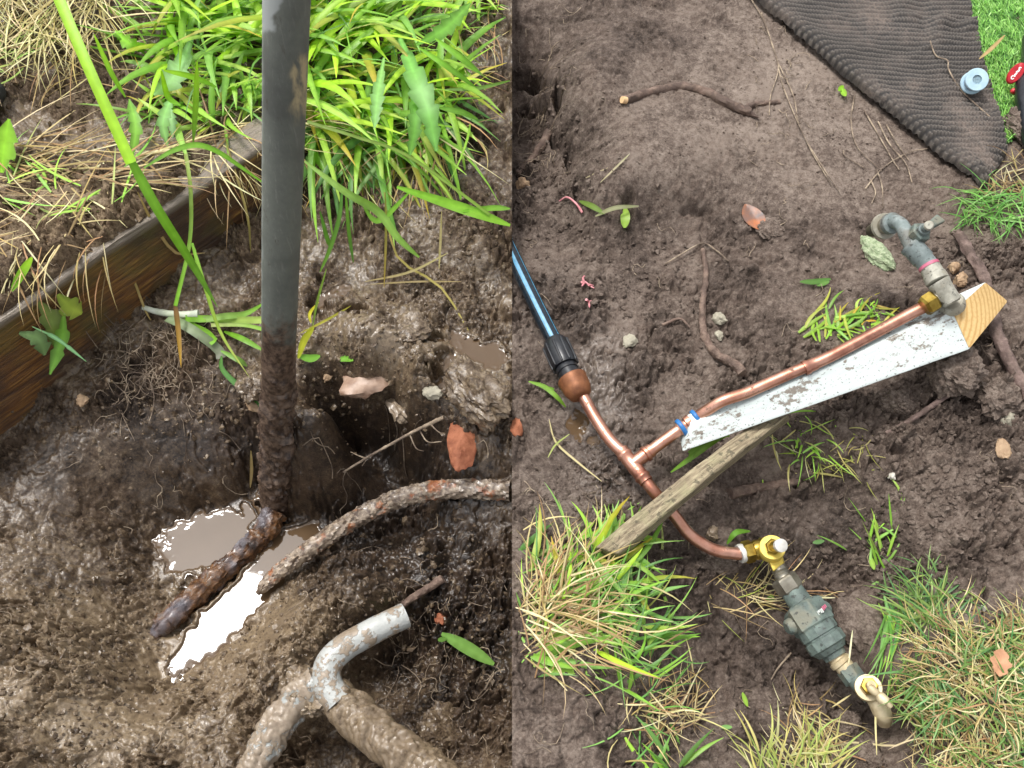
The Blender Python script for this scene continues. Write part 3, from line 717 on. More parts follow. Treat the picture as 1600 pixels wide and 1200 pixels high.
# ------------------------------------------------------------------ ribbons (blades, leaves, straw)
class RB:
    def __init__(s): s.V = []; s.F = []; s.C = []; s.n = 0
    def add(s, path, w, side=None, c0=(.2, .4, .05), c1=None, fold=.25, rib=1.3):
        path = np.asarray(path, float); n = len(path); T = np.gradient(path, axis=0); T = np.array([unit(t) for t in T])
        if side is None: side = unit(np.cross(T[n // 2], [0, 0, 1.0]) + 1e-6)
        S = np.array([unit(side - t * np.dot(side, t)) for t in T]); Nn = np.cross(S, T)
        w = np.broadcast_to(np.asarray(w, float), (n,))[:, None] * .5
        A = path - S * w + Nn * w * fold; B = path; C = path + S * w + Nn * w * fold
        s.V.append(np.stack([A, B, C], 1).reshape(-1, 3))
        c1 = c0 if c1 is None else c1; t = np.linspace(0, 1, n)[:, None]
        cc = np.asarray(c0) * (1 - t) + np.asarray(c1) * t; cc = np.repeat(cc, 3, 0); cc[1::3] *= rib; s.C.append(cc)
        i = np.arange(n - 1) * 3 + s.n
        s.F.append(np.stack([i, i + 1, i + 4, i + 3], 1)); s.F.append(np.stack([i + 1, i + 2, i + 5, i + 4], 1)); s.n += 3 * n
    def blade(s, root, az, L, w, e0, e1, curl=0.0, n=7, c0=(.2, .4, .05), c1=None, lim=None, ground=False):
        p = np.array(root, float); path = [p.copy()]
        for k in range(n - 1):
            t = (k + .5) / (n - 1); e = e0 + (e1 - e0) * t ** 1.2; a = az + curl * t
            p = p + np.array([math.cos(e) * math.cos(a), math.cos(e) * math.sin(a), math.sin(e)]) * (L / (n - 1))
            if ground:
                hh = height(p[0], p[1]) + .002
                if p[2] < hh: p[2] = hh
            path.append(p.copy())
        path = np.array(path)
        if lim is not None:
            bad = (path[:, 0] > -.001) if lim < 0 else (path[:, 0] < .001)
            if bad.any():
                k = int(np.argmax(bad))
                if k < 3: return
                path = path[:k]; n = k
        t = np.linspace(0, 1, n); prof = np.minimum(1, .55 + 2.2 * t) * np.maximum(1 - t ** 2.6, .04)
        s.add(path, w * prof, np.array([-math.sin(az + curl * .5), math.cos(az + curl * .5), random.uniform(-.5, .5)]), c0, c1)
    def build(s, name, mat, **kw):
        return mesh_obj(name, np.vstack(s.V), np.vstack(s.F), mat, cols=np.vstack(s.C), **kw)
def jit(c, k=.18):
    f = 1 + random.uniform(-k, k); return tuple(max(0, x * f * (1 + random.uniform(-.06, .06))) for x in c)
GREEN = [lin('8fc045'), lin('a0cd4b'), lin('7fb03f'), lin('b2d65c'), lin('94c25c')]
DEEP = [lin('6a9a42'), lin('5d8d42'), lin('7aa856')]
LIME = [lin('bde640'), lin('b0da3a')]
STRAW = [lin('c0ae80'), lin('a8935f'), lin('8f7550'), lin('cfc39a'), lin('9d7c58')]
YELL = [lin('b9b04a'), lin('c4a93c')]
R = random.Random(7); random.seed(7)

# long path ribbons given by points in the photograph
def pathblade(rb, seq, wpx, c0, c1=None, absz=False, n=16, taper='tip', side=None, fold=.25):
    pts = [P(*q) if absz else G(*q) for q in seq]; path = catmull(pts, n); t = np.linspace(0, 1, n)
    w = wpx * mpp(path[n // 2])
    prof = {'tip': np.minimum(1, .7 + 2 * t) * np.maximum(1 - t ** 4, .05), 'both': np.maximum(np.sin(np.clip(t, .02, .98) * math.pi) ** .5, .05), 'none': np.ones(n)}[taper]
    if side is None:
        mid = path[n // 2]; side = unit(np.cross(unit(path[-1] - path[0]), unit(CAM - mid)))   # lies broadside, as the leaf does
    rb.add(path, w * prof, side, c0, c1, fold)

#@@OBJECTS
# ------------------------------------------------------------------ LEFT PLOT: big things
# timber edging
Ls = .53
L0 = np.array([SA[0], SA[1], 0]) - np.array([SDIR[0], SDIR[1], 0]) * .16
D3 = np.array([SDIR[0], SDIR[1], 0]); N3 = np.array([SNB[0], SNB[1], 0])
V, F = rbox((Ls, .042, .20), .004, (120, 12, 30))
g = fbm(V[:, 0] * 1, (V[:, 1] + V[:, 2]) * 1, 1, 1)
gr = vnoise(V[:, 0] * 14, (V[:, 2] + V[:, 1] * 1.3) * 160, 3) + .5 * vnoise(V[:, 0] * 30, (V[:, 2] + V[:, 1] * 1.3) * 420, 4)
off = np.zeros_like(V); off[:, 1] = np.where(V[:, 1] < .006, gr * .0022, 0); off[:, 2] = np.where(V[:, 2] > .194, vnoise(V[:, 0] * 25, V[:, 1] * 200, 8) * .002 + vnoise(V[:, 0] * 9, V[:, 1] * 20, 9) * .004, 0)
topm = (V[:, 2] > .195).astype(float); V = V + off
W = L0 + V[:, 0:1] * D3 + V[:, 1:2] * N3; W[:, 2] = V[:, 2] - .099
o = mesh_obj('timber_edging', (V - [0, 0, 0]), F, M['sleeper'], label='weathered brown timber edging board holding back the grassy soil', cat='timber', origin=(0, 0, 0))
fattr(o, 'top', topm)
o.location = (L0[0], L0[1], -.099); o.rotation_euler = (0, 0, math.atan2(SDIR[1], SDIR[0]))
weld(o, 2e-5)

# upright grey pipe
A = G(441, 640); A[2] -= .05; zt = .50
foot = P(430, 782, -.128); top = P(450, -90, .50)
ax = unit(top - foot); lo = foot - ax * .06
path = np.array([lo + (top - lo) * t for t in np.linspace(0, 1, 260)])
r0 = 22.6 * mpp(P(440, 600, -.02))
V, F = tube(path, r0, 48, .004, 3, freq=4)
_, pyp = project(V[:, 0], V[:, 1], V[:, 2]); mudm = sstep(490, 540, pyp + 40 * vnoise(V[:, 0] * 90, V[:, 2] * 45, 3) + 26 * vnoise(V[:, 0] * 260, V[:, 2] * 200, 4))
VL, _ = lumpy((V, F), path, 1.0, 40); V = V + (VL - V + (V - path[np.minimum(np.arange(len(V)) // 48, 259)]) * .10) * (mudm * sstep(540, 640, pyp))[:, None]
o = mesh_obj('upright_pipe', V, F, M['grey_pipe'], label='upright grey plastic pipe standing in the mud hole, muddy at its foot', cat='pipe', origin=foot - np.array([0, 0, .03]))
px_, py_ = project(V[:, 0], V[:, 1], V[:, 2]); S1 = np.zeros(len(V)); S2 = np.zeros(len(V))
ang = np.cross(np.cross(ax, [0, 1.0, 0]), ax); side = unit(np.cross(ax, [0, 1.0, 0])); fr = unit(np.cross(side, ax))
al = (V - foot) @ ax; cen = foot + al[:, None] * ax; rel = V - cen
hz = rel @ np.array([1.0, 0, 0]) / r0; fz = rel @ np.array([0, -1.0, 0]) / r0
nn = vnoise(al * 60, hz * 3, 3) * .25
nn2 = vnoise(py_ / 18, hz * 3, 3) * .3
S1 = np.where(fz > -.6, sstep(.35, .62, hz + nn2) * sstep(80, 95, py_ + nn2 * 20) * sstep(205, 150, py_ + nn2 * 60), 0)
S2 = np.where(fz > -.6, sstep(-.30, -.42, hz + nn2 * .5 - .35 * sstep(30, 0, py_)) * sstep(52, 44, py_ + nn2 * 20), 0) + .5 * sstep(-.80, -.95, hz + nn2 * .4) * (fz > -.5) * sstep(520, 460, py_)
fattr(o, 'mud', mudm)
fattr(o, 'smear', np.clip(S1, 0, 1)); fattr(o, 'dry', np.clip(S2, 0, 1))

# rusty pipe lying across the puddle
pts = [P(226, 1006, -.149), P(262, 970, -.139), P(328, 910, -.136), P(393, 853, -.135), P(418, 825, -.131), P(432, 800, -.128)]
path = catmull(pts, 70); t = np.linspace(0, 1, 70)
mesh_obj('rusty_pipe', *lumpy(tube(path, .0132 * (1 - .55 * (1 - sstep(0, .14, t))), 48, .10, 4, freq=7), path, .8, 12), M['rust'], label='rust brown iron pipe lying across the puddle in the hole', cat='pipe')

# orange scraped root
pts = [P(402, 928, -.130), P(425, 903, -.125), P(470, 868, -.113), P(530, 826, -.098), P(590, 793, -.080), P(650, 771, -.066), P(720, 764, -.052), P(797, 767, -.046)]
path = catmull(pts, 120); path[:, 0] = np.minimum(path[:, 0], -.001); t = np.linspace(0, 1, 120)
V, F = tube(path, np.interp(t, [0, .04, .12, .3, .6, 1], [.0022, .005, .0075, .0092, .0100, .0105]), 32, .26, 9, freq=8)
V[:, 0] = np.minimum(V[:, 0], -.0004)
mesh_obj('tree_root', V, F, M['orange_root'], label='thick muddy root with orange scrapes arching over the hole', cat='root')

# branched tool handle
hd = thing('tool_handle', 'mud caked pale grey metal tool handle with bent open arm', 'tool handle', P(513, 1060, -.06))
k = mpp(P(540, 1040, -.03))
arm = catmull([P(634, 961, -.028), P(600, 977, -.026), P(560, 998, -.025), P(530, 1018, -.024), P(512, 1042, -.025), P(513, 1072, -.028), P(530, 1096, -.032)], 40)
t = np.linspace(0, 1, 40); ra = np.interp(t, [0, .5, .8, 1], [20, 21.5, 22.5, 24]) * k
Vt, Ft = tube(arm, ra, 30, .03, 3, cap=False)
# open end: inner wall
inner = tube(arm[:14], ra[:14] * .80, 30, 0, 3, cap=False); rim = [(j, (j + 1) % 30, 30 * 0 + (j + 1) % 30, j) for j in range(0)]
nV = len(Vt); V = np.vstack([Vt, inner[0]]); F = Ft + [tuple(nV + i for i in q[::-1]) for q in inner[1]] + [(j, nV + j, nV + (j + 1) % 30, (j + 1) % 30) for j in range(30)]
a_ = mesh_obj('bent_arm', V, F, M['galv_bare'], hd, label='scraped pale blue grey bent arm with open end')
shaft = catmull([P(518, 1080, -.036), P(545, 1108, -.036), P(585, 1145, -.037), P(650, 1192, -.038), P(720, 1240, -.04)], 160); t = np.linspace(0, 1, 160)
mesh_obj('shaft', *lumpy(tube(shaft, np.interp(t, [0, .2, .45, .8, 1], [.014, .0190, .0200, .0195, .019]), 72, .03, 21), shaft, .62, 4), M['mud_wet'], hd)
leg = catmull([P(500, 1066, -.038), P(460, 1098, -.044), P(425, 1150, -.05), P(395, 1205, -.056), P(370, 1260, -.06)], 140)
mesh_obj('side_arm', *lumpy(tube(leg, np.interp(np.linspace(0, 1, 140), [0, .25, 1], [.018, .0165, .0145]), 72, .03, 31), leg, .5, 8), M['galv_mud'], hd)
cl = rock(P(484, 1092, -.044), (.026, .024, .017), (0, 0, .4), 5, 5, .8)
mesh_obj('mud_lump', *cl, M['mud_wet'], hd)

for ch in hd.children:
    if ch.name.split('.')[0] not in ('bent_arm', 'side_arm'): fattr(ch, 'wet', [.85] * len(ch.data.vertices)); fattr(ch, 'tone', [.80] * len(ch.data.vertices))
# brick fragment, stones, chips
def stone(name, label, cat, px, py, w, h, thick, seed, mat, rotz=0.0, lift=.3, sub=4, rough=.55, group=None, facets=7):
    c = G(px, py); k = mpp(c); d = (w * .5 * k, h * .5 * k / .80, thick)
    c = c + np.array([0, 0, thick * lift]); soil = mat.name in ('wet_mud', 'dug_soil')
    V, F = rock(c, d, (0, 0, rotz), seed, 5 if soil else sub, rough, 2 if soil else facets)
    ob = mesh_obj(name, V, F, mat, label=label, cat=cat, group=group)
    if soil: fattr(ob, 'wet', [.75 if mat.name == 'wet_mud' else .15] * len(V)); fattr(ob, 'tone', [.6] * len(V))
    return ob
stone('brick_fragment', 'flat orange brick fragment lying on the wet mud', 'brick', 721, 696, 46, 96, .010, 19, M['brick'], .06, .4, 4, .3, None, 10)
stone('stone', 'large rounded muddy stone behind the orange brick fragment', 'stone', 742, 620, 66, 100, .020, 8, M['mud_wet'], .55, .4)
stone('stone', 'small pale grey stone beside the large muddy stone', 'stone', 678, 616, 30, 24, .007, 5, M['stone_grey'], .3)
stone('stone', 'smooth dark grey wet stone at the lip of the hole', 'stone', 622, 640, 28, 60, .009, 15, M['stone_brown'], .5)
stone('bark_chip', 'pale brown bark chip at the lip of the hole', 'wood chip', 570, 604, 66, 52, .010, 23, M['bark_chip'], -.4, .5, 3, .5)
stone('stone', 'small flat brown stone left of the upright pipe foot', 'stone', 398, 634, 42, 20, .006, 31, M['stone_tan'], -.3)
stone('brick_chip', 'tiny orange brick chip right of the bent tool arm', 'brick', 688, 968, 22, 18, .006, 33, M['brick'], 0)
stone('stone', 'tiny yellow tan stone right of the upright pipe foot', 'stone', 512, 590, 14, 14, .005, 34, M['stone_tan'], 0)
stone('stone', 'pale yellowish pebble below the timber edging', 'stone', 131, 627, 20, 16, .006, 36, M['stone_tan'], 0)
stone('mud_clod', 'smooth dark rounded clod of mud left of the tool handle', 'clod', 420, 1056, 44, 46, .014, 41, M['mud_wet'], .2)
stone('mud_clod', 'knobbly mud clod below the orange root at the right', 'clod', 690, 1140, 60, 50, .018, 42, M['mud_wet'], .2)
stone('mud_clod', 'round lump of wet mud between puddle and thin root', 'clod', 640, 520, 74, 60, .016, 43, M['mud_wet'], .2)
stone('mud_clod', 'dark lump of soil at the foot of the upright pipe', 'clod', 398, 600, 44, 50, .014, 44, M['mud_wet'], .2)

# small black rounded thing at the left edge
bt = thing('rubber_boot', 'black and grey blue boot toe peeking in beside the dry straw', 'boot', G(-12, 185))
c = G(-6, 160); k = mpp(c)
V, F = rock(c + np.array([-.012, 0, .012]), (.026, .022, .020), (0, 0, .2), 3, 4, .12, 0); mesh_obj('toe', V, F, M['rubber'], bt)
V, F = rock(c + np.array([-.018, -.022, .004]), (.032, .018, .010), (0, 0, -.3), 4, 4, .1, 0); mesh_obj('sole', V, F, plain('grey_blue_rubber', lin('6f7f88'), lin('84939a'), .5), bt)

# thin root with rootlets hanging over the hole
rt = thing('thin_root', 'thin pale branching root sticking out over the dark hole', 'root', G(690, 660))
main = catmull([P(536, 738, -.06), P(572, 716, -.055), P(600, 700, -.05), P(640, 678, -.04), P(672, 662, -.022), P(694, 652, -.016)], 40)
mesh_obj('stem', *tube(main, np.linspace(.0011, .0024, 40), 8, .3, 3), M['root_hair'], rt)
for q in [[(640, 678, -.04), (650, 700, -.045), (662, 705, -.05)], [(600, 700, -.05), (578, 712, -.06), (566, 728, -.07)], [(655, 671, -.035), (668, 690, -.03), (690, 690, -.022)], [(672, 662, -.022), (684, 674, -.02), (694, 678, -.018)], [(572, 716, -.055), (560, 712, -.06), (548, 706, -.066)]]:
    mesh_obj('rootlet', *tube(catmull([P(*z) for z in q], 12), np.linspace(.0009, .0004, 12), 6, .2, 2), M['root_hair'], rt)
# stick above the bent arm
mesh_obj('stick', *tube(catmull([G(628, 946, .006), G(655, 928, .008), G(692, 904, .006)], 24), np.linspace(.0038, .0046, 24), 12, .25, 8), M['root'], label='short muddy stick just above the bent tool arm', cat='stick')

# ------------------------------------------------------------------ RIGHT PLOT: pipework
def S(px, py, z): return P(px, py, z)
# black pipe and coupling
bp = thing('black_water_pipe', 'black plastic water pipe with blue sheen and black compression coupling', 'pipe', P(835, 470, .0))
zc = .012
p0, p1 = P(778, 352, .016), P(876, 553, zc)
path = catmull([p0, P(832, 465, .014), p1], 30); rB = 12.2 * mpp(path[15])
V, F = tube(path, rB, 28); V[:, 0] = np.maximum(V[:, 0], .0003)
pp = mesh_obj('pipe', V, F, M['black_pipe'], bp)
for a_lo, a_hi in ((-1.55, -1.05), (-2.35, -2.2)):
    T_, N_, B_ = frames(path)
    # raised thin strip along the pipe, its sheen painted on in blue
    ring = []
    for i in range(len(path)):
        q = [path[i] + (N_[i] * math.cos(a) + B_[i] * math.sin(a)) * (rB + .0002) for a in np.linspace(a_lo, a_hi, 4)]
        ring.append(q)
    V = np.array(ring).reshape(-1, 3); V[:, 0] = np.maximum(V[:, 0], .0003)
    F = [(i * 4 + j, i * 4 + j + 1, (i + 1) * 4 + j + 1, (i + 1) * 4 + j) for i in range(len(path) - 1) for j in range(3)]
    mesh_obj('stripe', V, F, M['blue_stripe'], pp)
ca, cb = P(866, 533, zc), P(884, 573, zc + .001); k = mpp(ca)
nut = mesh_obj('compression_nut', *lathe(ca, cb, [(0, 14 * k), (.0, 17 * k), (.12, 20 * k), (.45, 21.5 * k), (.85, 21.5 * k), (1, 19.5 * k)], 32), M['black_plastic'], bp)
T = unit(cb - ca); n1 = unit(np.cross(T, [0, 0, 1.0])); n2 = np.cross(T, n1)
for j in range(10):                                    # grip ribs round the nut
    a = j / 10 * 2 * math.pi; d = n1 * math.cos(a) + n2 * math.sin(a)
    mesh_obj('grip_rib', *lathe(ca + (cb - ca) * .15 + d * 20.8 * k, ca + (cb - ca) * .98 + d * 20.6 * k, [(0, 1.4 * k), (.1, 2.2 * k), (.9, 2.2 * k), (1, 1.4 * k)], 8), M['black_plastic'], nut)
ce = P(896, 597, zc + .002)
mesh_obj('coupling_body', *lathe(cb, ce, [(0, 16 * k), (.1, 17.5 * k), (.3, 17.5 * k), (.32, 16 * k), (.45, 16 * k), (.48, 18 * k), (.8, 18 * k), (.82, 17 * k), (1, 17 * k)], 30), M['black_plastic'], bp)

cw = thing('copper_pipework', 'bright copper pipework with tee joining black pipe, tap and valve', 'pipework', P(985, 720, 0))
na, nb = P(893, 591, zc + .002), P(909, 621, zc + .002)
mesh_obj('end_nut', *lathe(na, nb, [(0, 15 * k), (0, 22.5 * k), (.08, 23.5 * k), (.16, 22.5 * k), (.6, 21.5 * k), (.9, 17 * k), (1, 11 * k)], 36), M['orange_brass'], cw)
zp = .012
m1 = [P(907, 612, .013), P(915, 626, zp), P(930, 653, zp), P(953, 687, zp), P(975, 709, zp)]
rc = 9.3 * mpp(m1[2])
mesh_obj('pipe', *tube(catmull(m1, 50), rc, 26), M['copper'], cw)
m2 = [P(1006, 748, .010), P(1024, 771, .006), P(1054, 806, -.008), P(1074, 832, -.018), P(1096, 849, -.024), P(1122, 861, -.028), P(1158, 866, -.030)]
mesh_obj('pipe', *tube(catmull(m2, 70), rc, 26), M['copper'], cw)
# soldered-ring tee
ta, tb = P(970, 703, zp), P(1010, 753, zp - .001)
tee = mesh_obj('tee', *lathe(ta, tb, [(0, rc * 1.02), (.0, rc * 1.17), (.10, rc * 1.17), (.13, rc * 1.34), (.18, rc * 1.34), (.21, rc * 1.17), (.40, rc * 1.22), (.62, rc * 1.22), (.79, rc * 1.17), (.82, rc * 1.34), (.87, rc * 1.34), (.9, rc * 1.17), (1, rc * 1.17), (1, rc * 1.02)], 30), M['copper'], cw)
bz = .013
tA, tB = P(988, 725, bz), P(1018, 703, bz + .004)
mesh_obj('branch_socket', *lathe(tA, tB, [(0, rc), (.25, rc * 1.1), (.5, rc * 1.16), (.62, rc * 1.16), (.66, rc * 1.38), (.78, rc * 1.38), (.82, rc * 1.18), (1, rc * 1.18), (1, rc)], 28), M['copper'], tee)
btop = lambda x: .040 + (x - 1082) / (1487 - 1082) * .065
br = [P(1008, 711, bz + .003), P(1030, 694, .02), P(1062, 671, .028)]
mesh_obj('branch_pipe', *tube(catmull(br, 24), rc * 1.0, 26), M['copper_old'], cw)
# push coupling with two blue rings
qa, qb = P(1060, 672, .028), P(1092, 650, .036)
cp = mesh_obj('coupling', *lathe(qa, qb, [(0, rc * 1.0), (.05, rc * 1.15), (.25, rc * 1.15), (.3, rc * 1.0), (.36, rc * 1.0), (.4, rc * 1.32), (.55, rc * 1.36), (.62, rc * 1.3), (.66, rc * 1.02), (1, rc * 1.02)], 28), M['copper'], cw)
def ring_at(f, parent, w=.11, r=1.62):
    a = qa + (qb - qa) * (f - w); b = qa + (qb - qa) * (f + w)
    return mesh_obj('blue_ring', *lathe(a, b, [(0, rc * 1.05), (0, rc * (r - .15)), (.25, rc * r), (.75, rc * r), (1, rc * (r - .15)), (1, rc * 1.05)], 30), M['blue_ring'], parent)
ring_at(.16, cp, .09, 1.62); ring_at(.86, cp, .085, 1.5)
lp = [P(1088, 652, .036), P(1105, 641, .046), P(1130, 626, btop(1130) + .009), P(1166, 614, btop(1166) + .007), P(1200, 599, btop(1200) + .006), P(1241, 581, btop(1241) + .0055), P(1266, 571, btop(1266) + .0055)]
mesh_obj('long_pipe', *tube(catmull(lp, 60), rc * .95, 26), M['copper_old'], cw)
lp2 = [P(1264, 572, btop(1264) + .0055), P(1299, 556, btop(1299) + .0055), P(1369, 519, btop(1369) + .0055), P(1427, 488, btop(1427) + .0065), P(1450, 477, btop(1448) + .0075)]
mesh_obj('long_pipe', *tube(catmull(lp2, 40), rc * .98, 26), M['copper_old'], cw)
j0, j1 = P(1256, 576, btop(1256) + .0055), P(1274, 568, btop(1274) + .0055)
mesh_obj('pipe_clip', *lathe(j0, j1, [(0, rc), (0, rc * 1.2), (.35, rc * 1.22), (.45, rc * 1.08), (1, rc * 1.06), (1, rc * .9)], 26), M['copper_old'], cw)

# white batten
bt_ = thing('wooden_batten', 'white painted timber batten with fresh sawn end under the tap', 'timber', P(1290, 620, 0))
FT, FB = (P(1082, 668, .040), P(1487, 487, .105)), (P(1066, 706, .026), P(1514, 547, .084))
BT, BB = (P(1074, 648, .040), P(1540, 440, .105)), (P(1060, 676, .010), P(1576, 470, .078))
c = [[[FB[0], FT[0]], [BB[0], BT[0]]], [[FB[1], FT[1]], [BB[1], BT[1]]]]
Lb = (.36, .05, .045)
V, F = rbox(Lb, .0018, (70, 10, 10))
W = trilin(V, Lb, c)
wv = vnoise(V[:, 0] * 30, (V[:, 2] + V[:, 1]) * 200, 4) * .0006; W = W + wv[:, None] * np.array([0, -.5, .8])
cut = V[:, 0] > Lb[0] - .0004
Fm = [f for f in F if not all(cut[i] for i in f)]; Fe = [f for f in F if all(cut[i] for i in f)]
DB = unit(FT[1] - FT[0])
o = mesh_obj('painted_body', W, Fm, M['paint'], bt_); weld(o, 1e-5); align(o, math.atan2(DB[1], DB[0]))
ec = W.copy(); used = sorted({i for f in Fe for i in f}); mp = {v: i for i, v in enumerate(used)}
nrm = unit(np.cross(BT[1] - FT[1], FB[1] - FT[1])); nrm = nrm if np.dot(nrm, CAM - FT[1]) > 0 else -nrm
mesh_obj('sawn_end', ec[used] + nrm * .0003, [tuple(mp[i] for i in f) for f in Fe], M['endgrain'], bt_, label='fresh yellow sawn end grain')

# weathered stake lying over the pipe
c = [[[P(905, 888, -.004), P(915, 866, .020)], [P(880, 872, -.004), P(893, 852, .020)]], [[P(1235, 655, .004), P(1233, 651, .028)], [P(1216, 636, .004), P(1212, 636, .028)]]]
zs = lambda f: f
P4 = [(968, 866), (930, 858), (1226, 652), (1214, 640)]
def zz(x): return np.interp(x, [900, 1040, 1230], [.020, .034, .030])
c = [[[P(966, 878, .0), P(966, 866, .024)], [P(926, 864, .0), P(930, 854, .024)]], [[P(1234, 658, .004), P(1234, 649, .030)], [P(1212, 641, .004), P(1212, 636, .030)]]]
Ls2 = (.33, .028, .022); V, F = rbox(Ls2, .003, (70, 10, 8)); W = trilin(V, Ls2, c)
W = W + (np.sin(V[:, 0] / Ls2[0] * math.pi) * .010 + vnoise(V[:, 0] * 40, (V[:, 1] + V[:, 2]) * 260, 5) * .0011)[:, None] * np.array([0, 0, 1.0]) + (vnoise(V[:, 0] * 22, V[:, 1] * 0 + V[:, 2] * 60, 7) * .0012)[:, None] * np.array([.6, -.8, 0])
o = mesh_obj('wooden_stake', W, F, M['stake'], label='weathered grey wooden stake lying over the copper pipe', cat='stake'); weld(o, 1e-5); sd_ = c[1][0][1] - c[0][0][1]; align(o, math.atan2(sd_[1], sd_[0]))

# garden tap
tp = thing('garden_tap', 'weathered grey brass garden tap fixed on the end of the white batten', 'tap', P(1470, 465, .10))
k = mpp(P(1440, 420, .13))
wp = lathe(P(1488, 478, .104), P(1486, 470, .112), [(0, 20 * k), (.6, 20 * k), (1, 17 * k)], 28)
mesh_obj('wall_plate', *wp, M['pale_scale'], tp)
mesh_obj('elbow_body', *lathe(P(1489, 474, .120), P(1466, 440, .128), [(0, 11 * k), (.05, 14.5 * k), (.5, 15 * k), (.8, 16 * k), (.95, 17.5 * k), (1, 17 * k)], 28), M['pale_scale'], tp)
el = mesh_obj('side_socket', *lathe(P(1478, 459, .120), P(1456, 471, .114), [(0, 12 * k), (.5, 12.5 * k), (.9, 14 * k), (1, 14 * k)], 26), M['nickel'], tp)
mesh_obj('compression_nut', *lathe(P(1462, 468, .116), P(1443, 480, .111), [(0, 13 * k), (0, 15 * k), (.15, 17.5 * k), (.8, 17.5 * k), (1, 14 * k), (1, 9 * k)], 6, .3), M['brass'], tp, smooth=False)
mesh_obj('scaled_collar', *lathe(P(1466, 441, .128), P(1452, 416, .131), [(0, 16 * k), (.05, 18 * k), (.45, 17.5 * k), (.5, 16 * k), (1, 15.5 * k)], 28), M['pale_scale'], tp)
mesh_obj('washer', *lathe(P(1453, 418, .131), P(1450.5, 414, .1315), [(0, 13 * k), (0, 16.2 * k), (1, 16.2 * k), (1, 13 * k)], 28), M['pink'], tp)
mesh_obj('inlet_barrel', *lathe(P(1451, 415, .1315), P(1424, 384, .134), [(0, 15 * k), (.28, 15.5 * k), (.32, 17 * k), (.85, 17 * k), (.9, 18.5 * k), (1, 18.5 * k), (1, 11 * k)], 28), M['tap_grey'], tp)
sp = catmull([P(1428, 390, .134), P(1418, 370, .135), P(1410, 354, .134), P(1401, 347, .129), P(1391, 348, .120)], 30)
mesh_obj('spout', *tube(sp, np.interp(np.linspace(0, 1, 30), [0, .4, 1], [13, 11.5, 11]) * k, 26), M['tap_grey'], tp)
mesh_obj('spout_collar', *lathe(P(1397, 348, .124), P(1390, 350, .117), [(0, 12 * k), (.2, 17.5 * k), (1, 17.5 * k)], 28), M['tap_grey'], tp)
mesh_obj('spout_neck', *lathe(P(1391, 350, .118), P(1382, 353, .108), [(0, 14 * k), (1, 14 * k)], 26), M['nickel'], tp)
mesh_obj('spout_flange', *lathe(P(1383.5, 353, .109), P(1380, 354, .105), [(0, 12 * k), (0, 21.5 * k), (1, 21.5 * k), (1, 12 * k)], 32), M['pale_scale'], tp)
mesh_obj('hose_barb', *lathe(P(1381, 354, .106), P(1361, 361, .080), [(0, 13.5 * k), (.3, 13.5 * k), (.33, 11.5 * k), (.55, 12.5 * k), (.58, 10.5 * k), (.8, 11.5 * k), (.82, 10 * k), (1, 10 * k), (1, 7 * k)], 26), plain('dark_barb', lin('3b3a34'), lin('57523f'), .5, .3), tp)
mesh_obj('bonnet', *lathe(P(1427, 373, .136), P(1442, 360, .151), [(0, 13 * k), (.35, 14 * k), (.38, 16.5 * k), (.9, 16.5 * k), (1, 13 * k)], 6, .2), M['verdigris'], tp, smooth=False)
mesh_obj('spindle', *lathe(P(1440, 361, .150), P(1450, 354, .163), [(0, 9 * k), (.5, 9 * k), (.55, 7.5 * k), (1, 7.2 * k)], 20), M['tap_grey'], tp)
la, lb_ = P(1447, 357, .158), P(1470, 341, .158); ld = unit(lb_ - la); ls = unit(np.cross(ld, [0, 0, 1.0]))
cc_ = [[[la - ls * s1 * 5 * k + np.array([0, 0, z_ * 5 * k]) for z_ in (-1, 1)] for s1 in (-1, 1)], [[lb_ - ls * s1 * 8.5 * k + np.array([0, 0, z_ * 3 * k]) for z_ in (-1, 1)] for s1 in (-1, 1)]]
V, F = rbox((.02, .01, .006), .0015, (6, 4, 3)); lv = mesh_obj('lever', trilin(V, (.02, .01, .006), cc_), F, M['verdigris'], tp); weld(lv, 1e-6)
mesh_obj('spindle_cap', *lathe(P(1450, 354, .160), P(1452, 352, .167), [(0, 7.5 * k), (.8, 7.5 * k), (1, 5.5 * k)], 20), M['pale_scale'], tp)

# brass stop valve
sv = thing('stop_valve', 'bright brass stop valve with yellow collar and white cap', 'valve', P(1205, 862, -.05))
k = 1.1 * mpp(P(1205, 858, -.02)); zv = -.030
mesh_obj('olive', *lathe(P(1155, 866, zv), P(1163, 863, zv), [(0, 9 * k), (0, 13.5 * k), (.5, 14 * k), (1, 13 * k)], 26), M['steel_cap'], sv)
mesh_obj('inlet_nut', *lathe(P(1161, 864, zv), P(1177, 860, zv), [(0, 14 * k), (.15, 16.5 * k), (.85, 16.5 * k), (1, 14 * k)], 6, .2), M['brass'], sv, smooth=False)
mesh_obj('body', *lathe(P(1176, 860, zv), P(1216, 855, zv), [(0, 13 * k), (.1, 14.5 * k), (.3, 14.5 * k), (.35, 16.5 * k), (.9, 17 * k), (1, 12 * k)], 28), M['brass'], sv)
da, db = P(1204, 862, zv + .006), P(1207, 855, zv + .020)
disc = mesh_obj('collar', *lathe(da, db, [(0, 16 * k), (.2, 18 * k), (.85, 18.5 * k), (1, 17.5 * k)], 36), M['yellow'], sv)
dc = P(1209, 853.5, zv + .027)
mesh_obj('gland_nut', *lathe(db, dc, [(0, 11.5 * k), (.8, 11.5 * k), (1, 10 * k)], 6), M['brass'], sv, smooth=False)
dd = P(1219, 852.5, zv + .040)
mesh_obj('spindle', *lathe(dc, dd, [(0, 7.5 * k), (1, 7.5 * k)], 22), M['brass'], sv)
